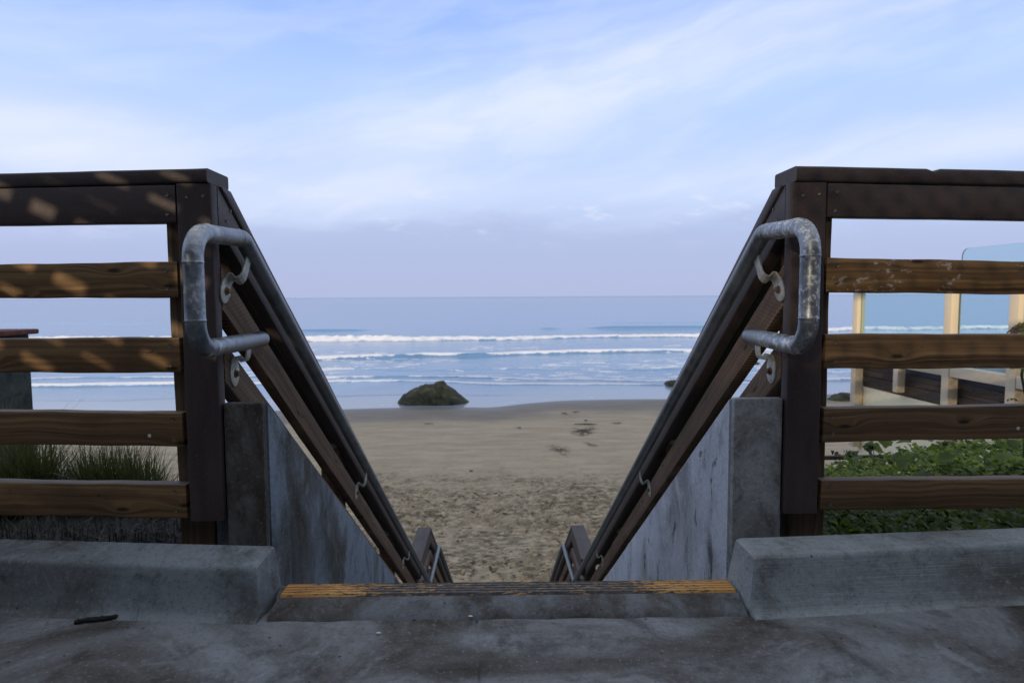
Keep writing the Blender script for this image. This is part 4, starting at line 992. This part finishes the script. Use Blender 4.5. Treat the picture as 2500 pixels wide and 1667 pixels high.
tag(gridmesh('planted_ground', XX, YY, ZZ, M_MOUND), 'dark ground under the creeper', kind='structure')
# dark-leaved sprigs growing above creeper
M_SPRIG = leafmat('sprig_leaves', (.02, .04, .012), (.06, .09, .03), .2)
def sprig(px, ptop, pbot, Yv, label):
    t = thing('weed_sprig', atY(px, pbot, Yv), label, 'weed', 'thin sprigs above the creeper')
    a_ = atY(px+rs_.uniform(-6, 6), pbot, Yv); b_ = atY(px, ptop, Yv); tube('stem', [a_, a_.lerp(b_, .5)+Vector((.008, 0, 0)), b_], .0016, M_SPRIG2, t, sides=6, origin=a_, cap=False)
    global vs, fs, tn; vs, fs, tn = [], [], []
    for k in range(9): leaf(b_-a_+Vector((rs_.gauss(0, .010), rs_.gauss(0, .01), rs_.gauss(-.008, .010))), Vector((rs_.gauss(0, .7), rs_.gauss(0, .7), .6)), rs_.uniform(.006, .012), rs_.random(), 3)
    me = bpy.data.meshes.new('leaves'); me.from_pydata(vs, [], fs); at_ = me.attributes.new('tone', 'FLOAT', 'POINT'); at_.data.foreach_set('value', np.array(tn, np.float32)); link('leaves', me, Matrix.Translation(a_), t, M_SPRIG)
M_SPRIG2 = m_simple('stem_green', (.05, .07, .02), (.09, .11, .04), 30, .6)
sprig(2130, 1086, 1140, 2.6, 'dark seed-headed sprig over the creeper, tallest'); sprig(2048, 1108, 1150, 2.6, 'dark sprig nearest the fence post above the creeper'); sprig(2072, 1104, 1150, 2.7, 'pale thin sprig second from the fence post')
# red-green succulent at the right edge
t = thing('succulent', (2.25, 2.6, -.1), 'red and green succulent rosette on a stem at the right edge', 'plant')
M_SUC = leafmat('succulent_leaves', (.16, .05, .03), (.20, .30, .05), .2)
O = Vector((2.25, 2.6, -.1))
for (px, py, k_, sz) in ((2494, 806, 26, .030), (2484, 906, 7, .024), (2470, 985, 6, .014), (2500, 850, 10, .02)):
    c_ = atY(px, py, 2.6)-O; vs, fs, tn = [], [], []
    for k in range(k_):
        a_ = 2.4*k; r_ = .012+.0022*k*.6; leaf(c_+Vector((r_*math.cos(a_), r_*math.sin(a_), .02-.0012*k)), Vector((math.cos(a_)*.9, math.sin(a_)*.9, .7)), sz*.5*rs_.uniform(.7, 1.1), rs_.random(), 2)
    me = bpy.data.meshes.new('rosette'); me.from_pydata(vs, [], fs); at_ = me.attributes.new('tone', 'FLOAT', 'POINT'); at_.data.foreach_set('value', np.array(tn, np.float32)); link('rosette', me, Matrix.Translation(O), t, M_SUC)
a_ = atY(2500, 1100, 2.6); tube('stem', [a_-Vector((0, 0, .1)), atY(2506, 980, 2.6), atY(2494, 915, 2.6), atY(2505, 860, 2.6), atY(2497, 812, 2.6)], .005, M_SPRIG2, t, sides=8, origin=O)

# ------------------------------------------------------------------ neighbour: beige deck screen with glass, retaining wall
m_, nn, bs = mat('cream_paint'); v = nn.add('ShaderNodeTexCoord').outputs['Object']; a = nn.noise(v, 2.2, 6)
setp(nn, bs, Base_Color=nn.ramp(a, [(.3, (.68, .56, .39)), (.7, (.75, .63, .45))]), Roughness=.6); bump(nn, bs, nn.noise(v, 90, 4), .12, .002); M_CREAM = m_
m_, nn, bs = mat('cream_stucco'); v = nn.add('ShaderNodeTexCoord').outputs['Object']; a = nn.noise(v, 1.2, 7)
setp(nn, bs, Base_Color=nn.ramp(a, [(.3, (.88, .77, .50)), (.7, (.93, .84, .58))]), Roughness=.85); bump(nn, bs, nn.noise(v, 60, 5), .25, .004); M_STUC = m_
m_ = bpy.data.materials.new('tinted_glass'); m_.use_nodes = True; nn = N(m_.node_tree); nn.n.clear()
tr = nn.add('ShaderNodeBsdfTransparent', {'Color': (.86, .95, .95, 1)}); gl = nn.add('ShaderNodeBsdfGlossy', {'Color': (.8, .95, .95, 1), 'Roughness': .02}); fr = nn.add('ShaderNodeFresnel', {'IOR': 1.45})
mx = nn.add('ShaderNodeMixShader', {0: nn.math('MINIMUM', fr.outputs[0], .18)}); nn.l.new(tr.outputs[0], mx.inputs[1]); nn.l.new(gl.outputs[0], mx.inputs[2]); nn.l.new(mx.outputs[0], nn.add('ShaderNodeOutputMaterial').inputs[0]); M_GLASS = m_
M_GEDGE = m_simple('glass_edge', (.10, .16, .13), (.14, .20, .17), 5, .2, 0, 0)
M_NAVY = m_simple('navy_shade', (.025, .030, .060), (.04, .048, .085), 3, .5)
M_TIMB = m_wood('retaining_timber', (.030, .020, .015), (.075, .052, .038), (.15, .115, .09))
t = thing('glass_screen', (4.0, 5.5, .1), 'beige framed glass wind screen on the neighbouring deck', 'screen')
def zoff(y, py, px): return atY(px, py, y).z
PY = [atX(q, 800, 4.0).y for q in (2092, 2196, 2321, 2485)]
posts = [(PY[0], .95, -.99), (PY[2], .97, -.75), (PY[3], .93, -.6)]
for i, (y_, ztop, zbot) in enumerate(posts):
    box('post', (4.0, y_, zbot), (4.09, y_+.095, ztop), M_CREAM, t, bevel=.008)
box('post', (4.0, PY[1], -.255), (4.08, PY[1]+.08, -.002), M_CREAM, t, bevel=.012)
# level rail
vs = []
for ya, yb in ((3.0, PY[3]-.002), (PY[3]+.097, PY[2]-.002), (PY[2]+.097, PY[0]-.002)): box('rail', (4.004, ya, .0 if yb < PY[1] or ya < PY[1] else .0), (4.086, yb, .095), M_CREAM, t, bevel=.006)
def pane(y0_, y1_, z0_, z1_, r_=0.0):
    pts = [(y0_, z0_), (y1_, z0_)]
    if r_:
        for k in range(7): A = math.pi/2*k/6; pts.append((y1_-r_+r_*math.cos(A), z1_-r_+r_*math.sin(A)))
        pts.append((y0_, z1_))
    else: pts += [(y1_, z1_), (y0_, z1_)]
    K = len(pts); vs = [(4.038, *p) for p in pts]+[(4.046, *p) for p in pts]; o = polymesh('pane', vs, [tuple(range(K)), tuple(range(2*K-1, K-1, -1))], M_GLASS, t, sm=False)
    vs2 = [(4.0375, *p) for p in pts]+[(4.0465, *p) for p in pts]; polymesh('pane_edge', vs2, [(i, (i+1) % K, (i+1) % K+K, i+K) for i in range(K)], M_GEDGE, o, sm=False)
pane(PY[2]+.10, PY[0]-.005, .10, .98); pane(3.0, atX(2346, 700, 4.042).y, .10, 1.128, .07); pane(4.9, 4.95, .10, .2) if False else None
t2 = thing('retaining_wall', (4.2, 5.5, -2), 'cream stucco wall topped by dark timber boards beneath the glass screen', 'wall')
for za, zb_ in ((-.185, -.075), (-.300, -.188)): board('timber_board', 0, 4.03, za, zb_, 0, .04, frame((4.125, 3.0, 0), (0, 1, 0), (0, 0, 1)), M_TIMB, t2, r=.004, wob=.002)
box('shade_strip', (4.128, 3.0, -.072), (4.164, 7.03, -.006), M_NAVY, t2)  # navy strip added, its colour standing in for the shaded gap under the rail
box('stucco_wall', (4.10, 3.0, -3.2), (4.45, 7.02, -.303), M_STUC, t2, bevel=.006)
box('deck_slab', (4.17, 3.0, -.30), (9, 7.02, -.01), M_STEP, t2)
t = thing('timber_steps', (3.2, 6.2, -1.5), 'weathered timber edging below the beige post behind the right creeper', 'edging')
for i, q in enumerate((1113, 1127, 1141)):
    p = atY(2030, q, 5.2); box('plank', (p.x-.7, 5.2-.2*i, p.z-.035), (p.x+.55, 5.24-.2*i, p.z), M_TIMB, t)

# ------------------------------------------------------------------ left pillar
M_PIL = m_concrete('pillar_stucco', (.014, .019, .015), (.022, .030, .024), (.035, .045, .036), big=3, pits=.3, edge=.3)
M_BRK = m_simple('red_brick', (.085, .030, .022), (.16, .055, .038), 18, .85, 0, .5)
t = thing('brick_capped_pillar', (-4.1, 5.2, -2), 'dark rendered pillar with red brick cap at the left edge', 'pillar')
e = atY(79, 950, 5.6).x; zt = atY(50, 826, 5.0).z
me_o = box('shaft', (e-.62, 5.0, -3.2), (e, 5.6, zt), M_PIL, t, bevel=.012)
x1 = atY(97, 820, 5.64).x; ztop = atY(60, 812, 4.97).z
bw = .158
for i in range(5):
    box('brick', (x1-(i+1)*bw-i*.008, 4.96, zt+.002), (x1-i*(bw+.008), 5.64, ztop), M_BRK, t, bevel=.014)

# ------------------------------------------------------------------ unseen wall added behind the viewer for shade, lattices added to filter sun
M_SHADE = m_simple('shade_wall_stucco', (.20, .19, .17), (.27, .25, .23), 3, .9)
t = thing('shade_wall', (0, -5.2, 0), 'tall unseen stucco house wall added behind the viewer to block sun and sky', 'shade wall')
def hb(x0_, x1_, z0_, z1_): box('wall', (x0_, -5.4, z0_), (x1_, -5.0, z1_), M_SHADE, t, bevel=0)
hb(-40, -5.75, 0, 9); hb(-5.748, -1.3, 0, 2.19); hb(-5.748, -1.3, 3.75, 9); hb(-1.298, 40, 0, 9)  # opening sized so sun reaches the fences but not the walkway
M_LAT = m_simple('lattice_wood', (.2, .15, .1), (.3, .24, .17), 10, .8)
def lattice(label, x0_, x1_, y_, z0_, z1_, pitch, wdt, run=1.0):
    rl = random.Random(4)
    t = thing('sun_lattice', ((x0_+x1_)/2, y_, z0_), label, 'lattice')
    k0 = int((x0_-2.4*(z1_-z0_))/pitch)-1
    for k in range(k0, int((x1_+2.4*(z1_-z0_))/pitch)+2):
        for sg in (-1, 1):
            jx = rl.uniform(-.16, .16)*pitch*(run != 1.0); a_ = Vector((k*pitch+jx, y_-.013*sg, z0_)); b_ = Vector((k*pitch+jx+sg*(z1_-z0_)*(run if sg > 0 else 2.2 if run != 1.0 else 1.0), y_-.013*sg, z1_))
            if max(a_.x, b_.x) < x0_ or min(a_.x, b_.x) > x1_: continue
            def cc(u, v_):
                if u.x < x0_: return u.lerp(v_, (x0_-u.x)/(v_.x-u.x))
                if u.x > x1_: return u.lerp(v_, (x1_-u.x)/(v_.x-u.x))
                return u
            p_, q_ = cc(a_, b_), cc(b_, a_)
            if (q_-p_).length < .06: continue
            board('lath', 0, (q_-p_).length, -wdt/2, wdt/2, -.006, .006, frame(p_, q_-p_, Vector((0, 0, 1))), M_LAT, t, n_=2, wob=0, r=.002)
    for (a, b) in (((x0_-.04, y_-.03, .0), (x0_, y_+.03, z1_+.04)), ((x1_, y_-.03, .0), (x1_+.04, y_+.03, z1_+.04)), ((x0_, y_-.03, z1_), (x1_, y_+.03, z1_+.04)), ((x0_, y_-.03, z0_-.04), (x1_, y_+.03, z0_))): box('frame', a, b, M_LAT, t)
lattice('coarse diagonal lattice added unseen behind the viewer to dapple sun on the left fence', -3.9, -2.06, -1.2, .75, 1.95, .180, .060, .55)  # unseen screen added to throw sun patches on the left fence
lattice('fine diagonal lattice added unseen behind the viewer to dim sun on the right fence', -3.6, -1.4, -4.9, 2.0, 2.85, .085, .028)  # unseen screen added to thin the sun reaching the right fence
